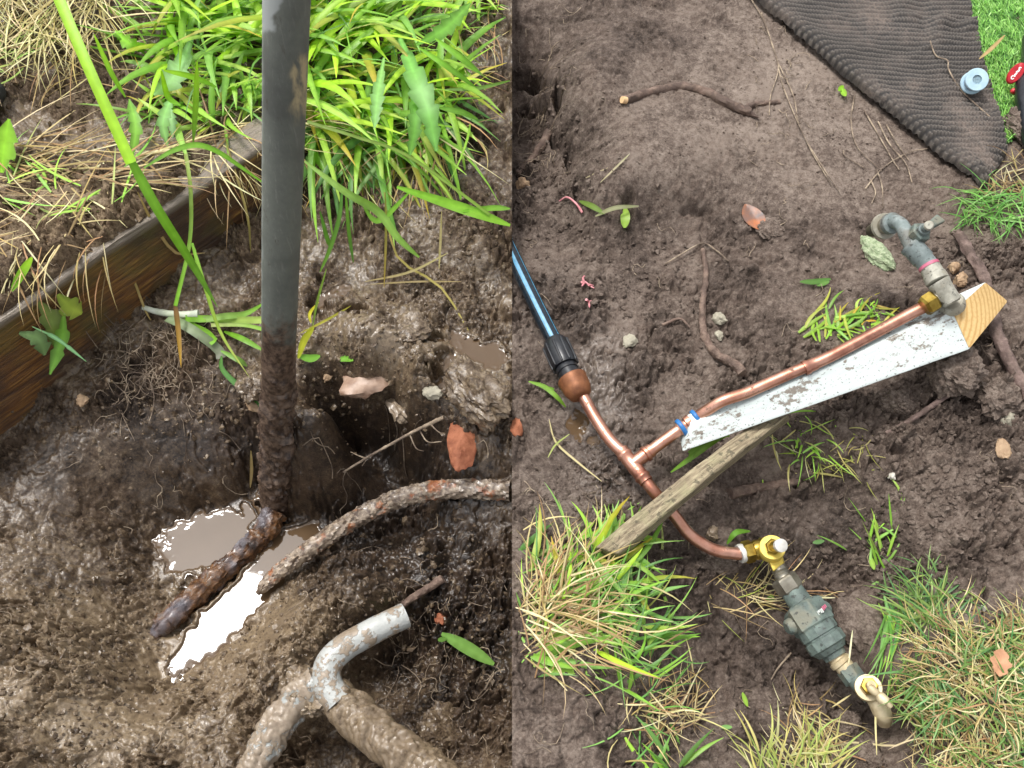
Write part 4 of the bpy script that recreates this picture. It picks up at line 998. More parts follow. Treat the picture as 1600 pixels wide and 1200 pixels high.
cap = mesh_obj('cap', *lathe(dd + (dd - dc) * -.15, dd + (dd - dc) * .25, [(0, 7 * k), (.1, 9.2 * k), (.9, 9.2 * k), (1, 8.2 * k)], 26), M['steel_cap'], sv)
c = [[[P(1199, 876, zv - .01), P(1199, 872, zv + .010)], [P(1222, 864, zv - .01), P(1220, 860, zv + .010)]], [[P(1209, 896, zv - .01), P(1208, 893, zv + .008)], [P(1227, 884, zv - .01), P(1225, 880, zv + .008)]]]
V, F = rbox((.02, .02, .02), .002, (4, 4, 4)); o = mesh_obj('outlet_block', trilin(V, (.02, .02, .02), c), F, M['yellow'], sv); weld(o, 1e-6)
mesh_obj('outlet_thread', *lathe(P(1215, 884, zv), P(1226, 906, zv), [(0, 10 * k), (.3, 11.5 * k), (.4, 11.5 * k), (.45, 10.5 * k), (.55, 11.8 * k), (.62, 10.8 * k), (.72, 11.8 * k), (.8, 10.8 * k), (1, 11.5 * k)], 26), M['nickel'], sv)

# check valve assembly
cv = thing('check_valve', 'large verdigris green brass check valve lying in the dug soil', 'valve', P(1275, 980, -.07))
k = 1.1 * mpp(P(1270, 970, -.04)); z1 = -.034
mesh_obj('union_nut', *lathe(P(1222, 901, zv), P(1238, 924, z1), [(0, 14 * k), (.05, 17.5 * k), (.15, 19.5 * k), (.85, 19.5 * k), (1, 17 * k)], 6, .35), M['nickel'], cv, smooth=False)
mesh_obj('inlet_barrel', *lathe(P(1236, 921, z1), P(1256, 950, z1), [(0, 15 * k), (.1, 16.5 * k), (.9, 17.5 * k), (1, 17.5 * k)], 28), M['verdigris'], cv)
bl = mesh_obj('hex_block', *lathe(P(1250, 944, z1), P(1276, 983, z1), [(0, 22 * k), (.06, 28 * k), (.16, 31 * k), (.9, 31 * k), (1, 27 * k)], 6, .52), M['verdigris'], cv, smooth=False)
bd = mesh_obj('body', *lathe(P(1272, 977, z1), P(1306, 1027, z1 - .004), [(0, 24 * k), (.04, 28 * k), (.30, 28 * k), (.32, 26 * k), (.37, 26 * k), (.39, 28.5 * k), (.66, 28.5 * k), (.70, 25.5 * k), (.84, 21 * k), (.86, 17 * k), (1, 16 * k)], 12), M['verdigris'], cv, smooth=False)
for s_ in (-1, 1):
    cc = P(1262, 965, z1); pa = unit(np.cross(unit(P(1276, 983, z1) - P(1250, 944, z1)), [0, 0, 1.0]))
    mesh_obj('lug', *lathe(cc + pa * s_ * 26 * k, cc + pa * s_ * 36 * k, [(0, 12 * k), (.7, 11 * k), (1, 8 * k)], 20), M['verdigris'], cv)
# worn lettering strip cast on the block
tx = unit(P(1285, 953, z1) - P(1262, 972, z1)); ty = unit(P(1276, 983, z1) - P(1250, 944, z1)); nn = unit(np.cross(tx, ty)); nn = nn if nn[2] > 0 else -nn
cc = P(1270, 966, z1 + .0)
surf = 31 * k * math.cos(math.pi / 6)
def mark(u0, v0, du, dv, mat):
    hh = 31 * k * .97
    o_ = cc + tx * u0 * k + ty * v0 * k + nn * hh
    q = [o_, o_ + tx * du * k, o_ + tx * du * k + ty * dv * k, o_ + ty * dv * k]; q2 = [p - nn * .006 for p in q]
    mesh_obj('lettering', np.array(q + q2), [(0, 1, 2, 3), (4, 7, 6, 5), (0, 4, 5, 1), (1, 5, 6, 2), (2, 6, 7, 3), (3, 7, 4, 0)], mat, bl, smooth=False)
for i, (u0, du, dv) in enumerate([(-6, 2.2, 6), (-3, 1.4, 6), (-.8, 2.4, 3.2), (2.4, 1.5, 5.5), (4.6, 2.0, 6)]): mark(u0, -2 + .2 * i, du, dv, M['white_mark'])
for i, u0 in enumerate((8, 10.6, 13)): mark(u0, -2.4, 1.3, 5.5 - i * .6, M['pink'])
mesh_obj('outlet_nipple', *lathe(P(1302, 1022, z1 - .004), P(1326, 1049, z1 - .006), [(0, 12 * k), (.3, 13 * k), (.35, 15.5 * k), (.55, 15.5 * k), (.6, 12.5 * k), (.75, 13 * k), (1, 12 * k)], 26), M['brass_pale'], cv)
mesh_obj('outlet_hex', *lathe(P(1322, 1043, z1 - .006), P(1338, 1065, z1 - .006), [(0, 12 * k), (.05, 15.5 * k), (.95, 15.5 * k), (1, 13 * k)], 6, .5), M['verdigris'], cv, smooth=False)

# drain tap
dt = thing('drain_tap', 'small dull brass drain tap at the end of the green valve', 'tap', P(1362, 1085, -.06))
z2 = -.036; k = 1.08 * mpp(P(1362, 1085, z2))
mesh_obj('inlet', *lathe(P(1334, 1060, z2), P(1362, 1088, z2), [(0, 12 * k), (1, 14 * k)], 24), M['verdigris'], dt)
mesh_obj('body', *lathe(P(1356, 1082, z2 - .008), P(1357, 1074, z2 + .012), [(0, 14 * k), (.6, 16 * k), (.85, 19.5 * k), (1, 18.5 * k), (1, 13 * k)], 32), M['brass_pale'], dt)
mesh_obj('gland_nut', *lathe(P(1357, 1074.5, z2 + .010), P(1359, 1071, z2 + .020), [(0, 12.5 * k), (.8, 12.5 * k), (1, 11 * k)], 6, .3), M['brass'], dt, smooth=False)
mesh_obj('spindle', *lathe(P(1359, 1072, z2 + .018), P(1362, 1070, z2 + .028), [(0, 7 * k), (1, 6 * k)], 20), M['brass_pale'], dt)
mesh_obj('handle', *lathe(P(1357, 1072, z2 + .027), P(1393, 1105, z2 + .024), [(0, 3.5 * k), (.08, 6 * k), (.3, 6 * k), (.4, 4.6 * k), (.5, 7.5 * k), (.75, 7.5 * k), (.82, 4 * k), (.95, 4.4 * k), (1, 3 * k)], 18), M['brass_pale'], dt)
sp = catmull([P(1362, 1086, z2), P(1373, 1103, z2 + .002), P(1380, 1116, z2 - .002), P(1382, 1127, z2 - .014)], 24)
mesh_obj('spout', *tube(sp, np.interp(np.linspace(0, 1, 24), [0, .5, 1], [11, 13, 11]) * k, 26, .05, 3), M['brass_pale'], dt)

# ------------------------------------------------------------------ artificial turf, spool, tool
tf = thing('artificial_turf', 'artificial grass sheet folded back to show its black ribbed underside', 'turf mat', P(1450, 120, .02))
nS, nT = 420, 300
F0, F1, E0, E1 = P(1160, -25, .034), P(1536, 292, .034), P(1512, -25, .030), P(1574, 240, .030)
s_ = np.linspace(0, 1, nS); t_ = np.linspace(0, 1, nT); SS, TT = np.meshgrid(s_, t_, indexing='ij')
pos = (F0 + (F1 - F0) * SS[..., None]) * (1 - TT[..., None]) + (E0 + (E1 - E0) * SS[..., None]) * TT[..., None]
wid = np.linalg.norm((E0 - F0) + ((E1 - F1) - (E0 - F0)) * s_[:, None], axis=1)[:, None] * TT
rr = .016
ang = np.clip(wid / rr, 0, math.pi / 2)
acr = unit(E0 + E1 - F0 - F1)
gz = heights(pos[..., 0], pos[..., 1])
zt = np.maximum(gz + .010, .018) + .016 * np.exp(-wid / .07)
zt = np.array(zt); 
for _ in range(60): zt[1:-1, 1:-1] = (zt[:-2, 1:-1] + zt[2:, 1:-1] + zt[1:-1, :-2] + zt[1:-1, 2:]) * .25
curl = np.where(wid < rr, rr - np.sqrt(np.maximum(rr * rr - (rr - wid) ** 2, 0)), 0)
tip = SS ** 30 * .012
pos[..., 2] = zt - curl * 1.15 - tip + .0025 * fbm(pos[..., 0], pos[..., 1], 14, 2, 77)
pos[..., 0] += 0
# wavy outline of the cut edge
ribdir = unit(np.array([-.12, 1.0])); ph = (pos[..., 0] * ribdir[0] + pos[..., 1] * ribdir[1] + .004 * fbm(pos[..., 0], pos[..., 1], 9, 2, 5))
ph2 = ph + .10 * (pos[..., 0]) ** 1
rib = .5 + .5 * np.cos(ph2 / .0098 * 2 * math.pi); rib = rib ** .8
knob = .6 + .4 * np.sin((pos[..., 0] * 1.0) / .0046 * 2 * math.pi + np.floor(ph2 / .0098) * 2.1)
dirt = np.clip(.15 + 1.3 * fbm(pos[..., 0], pos[..., 1], 11, 3, 31) + .5 * np.exp(-((TT - .55) / .3) ** 2), 0, 1)
pos[..., 2] += rib * knob * .0036 * (1 - .4 * dirt) + dirt * .0006 * fbm(pos[..., 0], pos[..., 1], 400, 2, 8)
idx = np.arange(nS * nT).reshape(nS, nT); F = np.stack([idx[:-1, :-1], idx[1:, :-1], idx[1:, 1:], idx[:-1, 1:]], -1).reshape(-1, 4)
o = mesh_obj('ribbed_backing', pos.reshape(-1, 3), F, M['backing'], tf, label='black ribbed underside dusted with soil')
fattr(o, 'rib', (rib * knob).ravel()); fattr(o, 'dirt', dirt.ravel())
# underside lip so the folded sheet has thickness
edge = pos[:, -1]; lip = np.stack([edge, edge - [0, 0, .006]], 1).reshape(-1, 3)
mesh_obj('cut_edge', lip, [(2 * i, 2 * i + 2, 2 * i + 3, 2 * i + 1) for i in range(nS - 1)], M['turf_base'], tf)
# lower sheet with green pile
us = np.linspace(1430, 1720, 70); vs = np.linspace(-60, 262, 60); U, Vv = np.meshgrid(us, vs)
ok = np.ones_like(U, bool); lw = []
for a, b in zip(U.ravel(), Vv.ravel()): lw.append(P(a, b, .016))
lw = np.array(lw); lw[:, 2] = np.maximum(heights(lw[:, 0], lw[:, 1]) + .004, .016)
bottom = lambda x: 262 - (x - 1570) * .55 if x > 1570 else 262
keepv = np.array([(b < 232 + (1575 - a) * .62) and a > 1500 + (b + 25) / 265 * 62 - 14 for a, b in zip(U.ravel(), Vv.ravel())])
idx = np.arange(U.size).reshape(U.shape); F = np.stack([idx[1:, :-1], idx[1:, 1:], idx[:-1, 1:], idx[:-1, :-1]], -1).reshape(-1, 4)
F = F[keepv[F].all(1)]
used = np.unique(F); mp = np.full(U.size, -1); mp[used] = np.arange(len(used))
mesh_obj('lower_sheet', lw[used], mp[F], M['turf_base'], tf)
rb = RB(); random.seed(3)
for _ in range(9000):
    a = random.uniform(1495, 1650); b = random.uniform(-40, 240)
    if b > 226 + (1575 - a) * .62: continue
    ex = 1512 + (b + 25) / 265 * 62
    if a < ex - 6: continue
    q = P(a, b, .017); q[2] = max(height(q[0], q[1]) + .004, .016)
    cc = jit(random.choice([lin('79b04a'), lin('8cc25a'), lin('6aa043'), lin('a3cf74')]), .15)
    rb.blade(q, random.gauss(2.6, .9), random.uniform(.008, .014), .0014, random.uniform(.5, 1.3), random.uniform(-.1, .6), 0, 4, cc)
rb.build('green_pile', M['fibre'], parent=tf, kind='stuff')

spo = thing('tape_spool', 'pale blue plastic spool of thread tape on the ribbed turf', 'spool', P(1524, 130, .045))
sa, sb = P(1518, 130, .043), P(1527, 124, .058); k = mpp(sa); ax_ = unit(sb - sa)
def annulus(A, B, ro, ri, n=36):
    return lathe(A, B, [(.5, ri), (0, ri), (0, ro * .96), (.2, ro), (.8, ro), (1, ro * .96), (1, ri), (.5, ri)], n)
mesh_obj('flange', *annulus(sa, sa + (sb - sa) * .16, 17.5 * k, 7 * k), M['spool'], spo)
mesh_obj('flange', *annulus(sa + (sb - sa) * .8, sb, 17.5 * k, 7 * k), M['spool'], spo)
mesh_obj('tape', *annulus(sa + (sb - sa) * .15, sa + (sb - sa) * .81, 13.5 * k, 7.2 * k), M['spool_dark'], spo)
mesh_obj('hub', *lathe(sa + (sb - sa) * .02, sa + (sb - sa) * .55, [(0, 7.1 * k), (1, 7.1 * k)], 24), plain('grey_hub', lin('6f8494'), lin('647888'), .5), spo)

# black and red hand tool at the right edge
ht = thing('hand_tool', 'black hand tool with red oval badge lying on the artificial grass', 'tool', P(1600, 150, .02))
k = mpp(P(1595, 130, .05))
body = catmull([P(1612, 60, .040), P(1612, 100, .045), P(1606, 135, .045), P(1606, 175, .040), P(1614, 230, .035)], 40)
mesh_obj('body', *tube(body, np.interp(np.linspace(0, 1, 40), [0, .3, .5, .7, 1], [.012, .013, .016, .013, .011]), 26, .03, 3), M['black_plastic'], ht)
bb = P(1588, 114, .056); nb0 = unit(CAM - bb + np.array([.2, 0, .3])); ba = bb - nb0 * .007
bdg = lathe(ba, bb, [(0, 10 * k), (.7, 10 * k), (.9, 9.6 * k), (1, 9.0 * k)], 40); V = bdg[0]
ctr = (ba + bb) / 2; lg = P(1598, 98, .056) - P(1579, 128, .056); lg = unit(lg - nb0 * np.dot(lg, nb0)); V = ctr + (V - ctr) + ((V - ctr) @ lg)[:, None] * lg * .75
bdo = mesh_obj('badge', V, bdg[1], M['red'], ht, label='red oval badge with worn white lettering')
nb_ = nb0; lg = unit(lg - nb_ * np.dot(lg, nb_)); lh = np.cross(nb_, lg)
rbm = RB()
def stroke(pts, w=1.0):
    path = catmull([bb + lg * u * k + lh * v * k + nb_ * .0004 for u, v in pts], 12); rbm.add(path, w * 1.3 * k, lh, lin('f2e9e6'), None, 0)
stroke([(-8, -2), (-11, 0), (-8, 2.5), (-6, 1)]); stroke([(-6, 3), (-5, -2)]); stroke([(-4.5, -1.5), (-3, 1), (-2, -1.6)]); stroke([(-1.2, 1), (-.6, -1.6)]); stroke([(.3, -1.6), (1, 1), (2.2, 1), (2.6, -1.6)]); stroke([(3.6, 1), (4, -1.5), (5.6, -1.2), (6, 1)]); stroke([(7, -1.6), (7.6, 1.2), (9.4, .8), (9.6, -1.6)])
rbm.build('lettering', M['fibre'], parent=bdo)
mesh_obj('trigger', *rock(P(1585, 142, .038), (.006, .004, .004), (0, 0, .2), 6, 3, .1, 0), M['red'], ht)
mesh_obj('grip_insert', *rock(P(1604, 174, .040), (.006, .011, .005), (0, 0, .1), 7, 3, .1, 0), M['red'], ht)

# ------------------------------------------------------------------ roots, sticks, stones on the right
def root(name, label, cat, seq, w0, w1, mat, n=40, h=None, rough=.25, seed=1, group=None, parent=None, nseg=12):
    path = catmull([G(*q) for q in seq], n); k = mpp(path[n // 2]) * .5
    if path[n // 2][0] > 0: path[:, 0] = np.maximum(path[:, 0], .0015)
    return mesh_obj(name, *tube(path, np.linspace(w0, w1, n) * k, nseg, rough, seed), mat, parent, label=label, cat=cat, group=group)
cr = thing('cut_root', 'brown root half buried in smooth soil with pale cut end', 'root', G(1100, 150))
root('stem', None, None, [(972, 158, .002), (1010, 146, .0), (1060, 136, -.001), (1098, 142, .002), (1140, 163, .004), (1172, 176, .004)], 14, 15, M['root'], parent=cr, seed=3)
root('fork', None, None, [(1160, 172, .003), (1180, 163, .003), (1218, 160, .0)], 10, 8, M['root'], 16, parent=cr, seed=4)
root('tip', None, None, [(1168, 175, .004), (1185, 184, .003)], 11, 3, M['root'], 8, parent=cr, seed=4)
q = G(976, 157, .004); mesh_obj('cut_face', *lathe(q + np.array([.002, 0, 0]), q + np.array([-.004, -.002, .003]), [(0, .0045), (1, .0045)], 14), M['cut_wood'], cr)
vr = thing('winding_root', 'thick winding brown root running down the dug soil', 'root', G(1110, 480))
root('stem', None, None, [(1098, 390, .004), (1103, 430, .005), (1098, 475, .004), (1100, 520, .006), (1118, 552, .005), (1142, 566, .006), (1160, 584, .004)], 8, 15, M['root'], 60, parent=vr, seed=12, rough=.35)
root('side_root', None, None, [(1140, 566, .005), (1158, 574, .006), (1164, 588, .003)], 14, 6, M['root'], 14, parent=vr, seed=13)
root('fallen_stick', 'long brown stick passing under the end of the white batten', 'stick', [(1498, 366, .006), (1518, 400, .007), (1540, 440, .006), (1558, 520, .006), (1580, 570, .007), (1612, 625, .006)], 17, 19, M['stick'], 50, seed=15)
root('fallen_stick', 'short grey stick on loose soil below the white batten', 'stick', [(1385, 678, .003), (1430, 652, .006), (1482, 616, .007)], 8, 9, M['stick'], 30, seed=16)
root('fallen_stick', 'half buried brown stick in the trench right of the stake', 'stick', [(1140, 772, .003), (1190, 762, .004), (1250, 752, .001)], 18, 13, M['root'], 24, seed=17)
root('fallen_stick', 'forked brown root stub in the broken bank by the seam', 'root', [(808, 272, .004), (830, 250, .006), (848, 225, .006), (858, 205, .004)], 10, 14, M['root'], 24, seed=18)
root('twig', 'thin forked twig below the reddish leaf', 'twig', [(1040, 412, .003), (1068, 395, .006), (1098, 380, .006), (1120, 392, .004), (1138, 408, .003)], 2.5, 2, M['root_hair'], 24, seed=19)
root('twig', 'small dark twig lying between pink shreds and winding root', 'twig', [(1035, 508, .003), (1062, 498, .005), (1078, 512, .003)], 5, 3, M['root'], 14, seed=20)
root('twig', 'pale thin twig beside the green valve', 'twig', [(1236, 1020, .006), (1215, 1045, .006), (1205, 1062, .004)], 3, 2, M['root_hair'], 14, seed=20)

def rstone(label, px, py, w, h, th, seed, mat, rz=0, name='stone', cat='stone', lift=.25, **kw):
    return stone(name, label, cat, px, py, w, h, th, seed, M[mat], rz, lift, **kw)
rstone('pale moss covered stone beside the garden tap spout', 1369, 399, 36, 58, .010, 57, 'moss_stone', .5, sub=5, rough=.35, facets=2)
rstone('small round tan pebble beside the tap body', 1491, 420, 16, 18, .007, 52, 'stone_tan')
rstone('pale tan pebble against the corner of the batten', 1500, 440, 26, 20, .008, 53, 'stone_tan')
rstone('upper pale stone of the pair right of the winding root', 1122, 501, 22, 22, .007, 54, 'stone_grey')
rstone('lower pale pebble right of the winding root', 1123, 525, 14, 14, .005, 55, 'stone_grey')
rstone('broad pale stone between coupling and winding root', 982, 533, 28, 20, .006, 56, 'stone_grey')
rstone('pale square stone on loose soil near the right edge', 1572, 655, 28, 26, .009, 57, 'stone_grey')
rstone('tan stone below the pale square stone', 1565, 702, 22, 30, .007, 58, 'stone_tan')
rstone('small white pebble on loose soil right of the trench', 1393, 745, 11, 12, .005, 59, 'stone_white')
rstone('reddish brown stone at the seam beside the puddles', 808, 672, 26, 30, .010, 60, 'brick', sub=3)
rstone('flat tan stone at the seam below the broken bank', 818, 290, 24, 22, .007, 61, 'stone_tan')
rstone('pale clod in front of the tap stub under the valve inlet', 1125, 884, 60, 26, .010, 62, 'mud_dry', name='soil_clod', cat='clod')
rstone('rounded grey clod beside the copper pipe bend', 1112, 835, 20, 20, .008, 63, 'stone_brown', name='soil_clod', cat='clod')
rstone('large smooth clod of soil right of the green valve', 1345, 975, 76, 80, .016, 64, 'mud_dry', .3, name='soil_clod', cat='clod', rough=.3)
rstone('pinkish brown lump of soil left of the drain tap spout', 1321, 1137, 40, 34, .012, 65, 'mud_dry', name='soil_clod', cat='clod', rough=.7)
rstone('smooth lump of soil at the bottom edge near the drain tap', 1352, 1180, 50, 34, .010, 66, 'mud_dry', name='soil_clod', cat='clod')
rstone('big crumbly clod under the right end of the batten', 1490, 585, 74, 66, .020, 67, 'mud_dry', name='soil_clod', cat='clod', sub=5, rough=.6)
rstone('crumbly clod right of the short grey stick', 1560, 622, 70, 56, .018, 68, 'mud_dry', .5, name='soil_clod', cat='clod', sub=5, rough=.6)
rstone('crumbly clod below the middle of the batten', 1400, 635, 46, 38, .014, 69, 'mud_dry', .5, name='soil_clod', cat='clod', sub=4, rough=.6)
rstone('brown clod at the right edge below the hand tool', 1590, 205, 36, 60, .016, 70, 'mud_dry', .4, name='soil_clod', cat='clod', sub=4, rough=.6)
rstone('lump of soil by the orange leaf on the dug soil', 1205, 360, 40, 30, .007, 71, 'mud_dry', .4, name='soil_clod', cat='clod', sub=4)
rstone('tiny white stone in the crack near the right edge', 1538, 953, 9, 16, .005, 72, 'stone_white', .4)

# leaves lying about
def flatleaf(name, label, cat, px, py, L, W_, az, mat, cup=.1, lobes=0, parent=None, n=16, h=.004, cols=None):
    c = G(px, py, h); k = mpp(c); a = np.array([math.cos(az), math.sin(az), 0]); b = np.array([-math.sin(az), math.cos(az), 0]); V = []; F = []
    for i in range(n + 1):
        t = i / n; w = math.sin(math.pi * min(max(t, .01), .99)) ** .7
        if lobes: w *= .62 + .38 * abs(math.sin(t * math.pi * lobes))
        for j in range(-3, 4):
            u = (t - .5) * L * k; v = j / 3 * w * W_ * .5 * k
            p = c + a * u + b * v; p[2] = c[2] + cup * abs(j / 3) * w * W_ * k * .5 + cup * (t - .5) ** 2 * L * k
            V.append(p)
    for i in range(n):
        for j in range(6): F.append((i * 7 + j, i * 7 + j + 1, (i + 1) * 7 + j + 1, (i + 1) * 7 + j))
    V = np.array(V); m = len(V); Tn = V - [0, 0, .0006]; V2 = np.vstack([V, Tn]); F2 = F + [tuple(m + i for i in q[::-1]) for q in F]
    return mesh_obj(name, V2, F2, mat, parent, cols=None if cols is None else np.tile(cols, (len(V2), 1)), label=label, cat=cat)
flatleaf('fallen_leaf', 'wet reddish brown fallen leaf on the smooth soil', 'leaf', 1177, 342, 58, 34, math.radians(-70), M['dead_leaf'], .25)
flatleaf('fallen_leaf', 'dry tan lobed leaf lying in the lawn', 'leaf', 1562, 1036, 46, 34, math.radians(70), M['dry_leaf'], .3, 3, h=.02)
# pink shreds
ps = thing('pink_shreds', 'small bright pink shreds lying on the soil', 'shreds', G(916, 445))
for i, q in enumerate([[(908, 442), (914, 440), (922, 447), (928, 450)], [(912, 440), (911, 434), (914, 431)], [(914, 441), (909, 447)], [(920, 445), (927, 446)], [(916, 468), (920, 472), (921, 480)], [(920, 472), (924, 470)]]):
    mesh_obj('shred', *tube(catmull([G(a, b, .005) for a, b in q], 8), np.linspace(.0016, .0008, 8), 7, .2, i), M['pink_flesh'], ps)
root('pink_twig', 'thin curved pink twig near the broken bank', 'twig', [(874, 314, .006), (886, 308, .010), (900, 318, .010), (910, 332, .006)], 2.2, 4, M['pink_flesh'], 20, seed=3, nseg=8)
# ------------------------------------------------------------------ plants
random.seed(21)
def scatter(rb, n, region, L, w, az, e0, e1, cols, lim, curl=.5, tipc=None, h=0.0, nseg=7, ground=False):
    for _ in range(n):
        if callable(region): a, b = region()
        else: a, b = random.uniform(region[0], region[2]), random.uniform(region[1], region[3])
        if lim < 0 and a > 796: continue
        if lim > 0 and a < 804: continue
        q = G(a, b, h); c = jit(random.choice(cols), .22); c1 = jit(random.choice(tipc), .2) if tipc and random.random() < .2 else jit(c, .1)
        rb.blade(q, random.gauss(*az) if isinstance(az, tuple) else random.uniform(0, 6.283), random.uniform(*L), random.uniform(*w), random.uniform(*e0), random.uniform(*e1), random.gauss(0, curl), nseg, c, c1, lim, ground)
def gauss2(cx, cy, sx, sy): return lambda: (random.gauss(cx, sx), random.gauss(cy, sy))
D = -math.pi / 2          # towards the camera
# --- left: big clump behind the pipe
rb = RB()
scatter(rb, 170, (430, 10, 700, 200), (.09, .19), (.008, .0135), None, (.2, .8), (-.45, .15), GREEN + LIME, -1, .25, YELL)
scatter(rb, 110, (490, 120, 690, 230), (.10, .19), (.006, .0115), (D + .3, .8), (.1, .6), (-1.1, -.4), GREEN + DEEP, -1, .25, YELL)
scatter(rb, 100, (440, -60, 770, 40), (.09, .18), (.007, .0125), None, (.3, .9), (-.5, .2), GREEN + LIME, -1, .25, YELL)
scatter(rb, 150, (430, -40, 740, 220), (.06, .16), (.0022, .004), None, (.2, 1.0), (-.6, .2), GREEN + DEEP, -1, .4, YELL)
rb.build('grass_clump', M['leaf'], label='bright green grass clump right of the upright pipe', cat='grass', kind='stuff')
rb = RB()
scatter(rb, 120, (230, -60, 430, 110), (.08, .17), (.008, .013), None, (.3, .9), (-.5, .2), GREEN + LIME, -1, .25, YELL)
scatter(rb, 50, (250, 120, 420, 205), (.05, .10), (.006, .011), None, (.3, 1.0), (-.7, .2), GREEN, -1, .5, YELL)
scatter(rb, 70, (230, -60, 430, 200), (.05, .12), (.0025, .0045), None, (.2, 1.0), (-.7, .2), GREEN + DEEP, -1, .5, YELL)
rb.build('grass_clump', M['leaf'], label='bright green grass clump left of the upright pipe', cat='grass', kind='stuff')
rb = RB()
scatter(rb, 420, (330, 150, 720, 250), (.05, .15), (.0012, .0026), None, (-.1, .5), (-.9, .1), STRAW, -1, .8)
scatter(rb, 160, (480, 190, 690, 260), (.06, .14), (.0012, .0024), (D + .2, .6), (-.1, .4), (-1.3, -.7), STRAW, -1, .4)
scatter(rb, 120, (330, 210, 420, 262), (.04, .10), (.0012, .0024), (D - .2, .8), (.0, .4), (-1.0, -.2), STRAW, -1, .5)
scatter(rb, 200, (640, -60, 790, 120), (.05, .11), (.0012, .0024), None, (.0, .6), (-.8, .1), STRAW, -1, .8)
rb.build('dry_straw', M['straw'], label='tangled dry straw at the foot of the green grass', cat='straw', kind='stuff')
rb = RB()
scatter(rb, 330, (-60, -70, 170, 60), (.06, .13), (.0012, .0026), (D + .1, .55), (-.1, .5), (-.5, -.0), [lin('d3c69c'), lin('bfae7c'), lin('a89a62'), lin('cfc894')], -1, .5, None, .012)
scatter(rb, 140, (-60, -60, 190, 130), (.04, .09), (.001, .002), None, (-.1, .4), (-.4, .1), STRAW, -1, .8, None, .006)
scatter(rb, 40, (-60, 40, 40, 120), (.04, .08), (.0015, .003), None, (.0, .5), (-.3, .2), [lin('a9b86a'), lin('8fae55')], -1, .5, None, .01)
rb.build('dry_straw', M['straw'], label='pale dry straw mat in the upper left corner', cat='straw', kind='stuff')
rb = RB()
scatter(rb, 90, (-60, 210, 240, 290), (.05, .16), (.0015, .0034), (.15, .5), (-.05, .25), (-.25, .1), STRAW, -1, .4, None, .004)
scatter(rb, 60, (-60, 290, 170, 400), (.03, .10), (.001, .0024), None, (-.05, .25), (-.4, .1), STRAW, -1, .6, None, .004)
scatter(rb, 30, (-60, 240, 200, 330), (.04, .09), (.002, .004), None, (.0, .4), (-.3, .2), GREEN + [lin('a8b06a')], -1, .6, None, .004)
scatter(rb, 26, (20, 360, 170, 430), (.05, .10), (.001, .002), (D - .1, .4), (-.2, .2), (-1.4, -.9), STRAW, -1, .3, None, .006)
rb.build('dry_straw', M['straw'], label='dry straw strewn along the soil behind the timber edging', cat='straw', kind='stuff')

def single(name, label, cat, segs, parent=None, mat='leaf', group=None):
    t_ = thing('grass_plant', label, cat, P(*segs[0][0][0]), group)
    for seq, w, c0, c1, tp in segs:
        rb = RB(); pathblade(rb, seq, w, c0, c1, True, 18, tp); rb.build('blade', M[mat], parent=t_)
    return t_
L1, L2 = lin('a9dc2e'), lin('8cc83a'); GR = lin('86b84a'); DP = lin('5f9440')
single('grass_blade', 'long bright lime grass blade slanting across the timber edging', 'grass', [([(80, -30, .30), (140, 110, .262), (205, 255, .215)], 17, L1, L1, 'none'), ([(203, 248, .216), (245, 325, .17), (300, 412, .10), (340, 480, .05)], 15, L2, lin('7ab03a'), 'tip')])
single('grass_blade', 'short upright lime blade beside the long blade', 'grass', [([(196, 152, .15), (172, 110, .18), (147, 54, .21)], 8, L2, L1, 'both')])
single('grass_blade', 'green blade arching down left of the upright pipe', 'grass', [([(225, 262, .14), (280, 232, .165), (330, 232, .165), (412, 286, .12)], 9, lin('7fae4a'), L2, 'both')])
single('grass_blade', 'pale bent blade hanging below the long lime blade', 'grass', [([(290, 240, .13), (298, 300, .11), (296, 380, .07), (274, 478, .035)], 6, lin('a9b86a'), L2, 'none'), ([(274, 476, .035), (279, 520, .02), (283, 574, .006)], 8, lin('7a5a3a'), lin('c79a2e'), 'tip')])
single('grass_blade', 'thin green blade hanging to the mud beside the uprooted shoot', 'grass', [([(300, 380, .07), (318, 440, .05), (345, 520, .02), (390, 590, .0)], 6, L2, lin('a8b04a'), 'tip')])
single('grass_blade', 'broad light green blade drooping right of the upright pipe', 'grass', [([(476, 252, .15), (540, 300, .13), (590, 330, .10), (622, 372, .075), (655, 402, .05)], 13, lin('93b85a'), lin('9ac85a'), 'both')])
single('grass_blade', 'green stem with leaf reaching the right seam', 'grass', [([(480, 190, .16), (560, 215, .15), (640, 245, .13), (765, 335, .08)], 5, lin('8fa65a'), lin('8fb04a'), 'none'), ([(620, 292, .10), (700, 318, .085), (745, 333, .08), (797, 352, .07)], 17, L2, lin('94cc3e'), 'both'), ([(722, 330, .082), (770, 325, .08), (797, 326, .078)], 9, L2, GR, 'both')])
single('grass_blade', 'lime blade standing against the straw left of the pipe', 'grass', [([(302, 222, .12), (306, 160, .16), (308, 96, .20)], 9, lin('6f9a35'), L1, 'both'), ([(256, 110, .18), (300, 120, .17), (338, 136, .15)], 9, L1, L2, 'both'), ([(252, 110, .18), (262, 150, .15), (282, 165, .14)], 9, L1, L2, 'both')])
single('grass_blade', 'pair of light blades at the right above bare mud', 'grass', [([(680, 60, .13), (720, 90, .12), (752, 116, .10)], 10, L2, GR, 'both'), ([(655, 75, .13), (700, 105, .12), (745, 138, .09)], 9, L2, GR, 'both'), ([(684, 168, .09), (720, 175, .085), (746, 186, .07)], 9, GR, GR, 'both'), ([(695, 140, .10), (745, 138, .08), (797, 126, .06)], 6, lin('a5bf7a'), GR, 'both')])
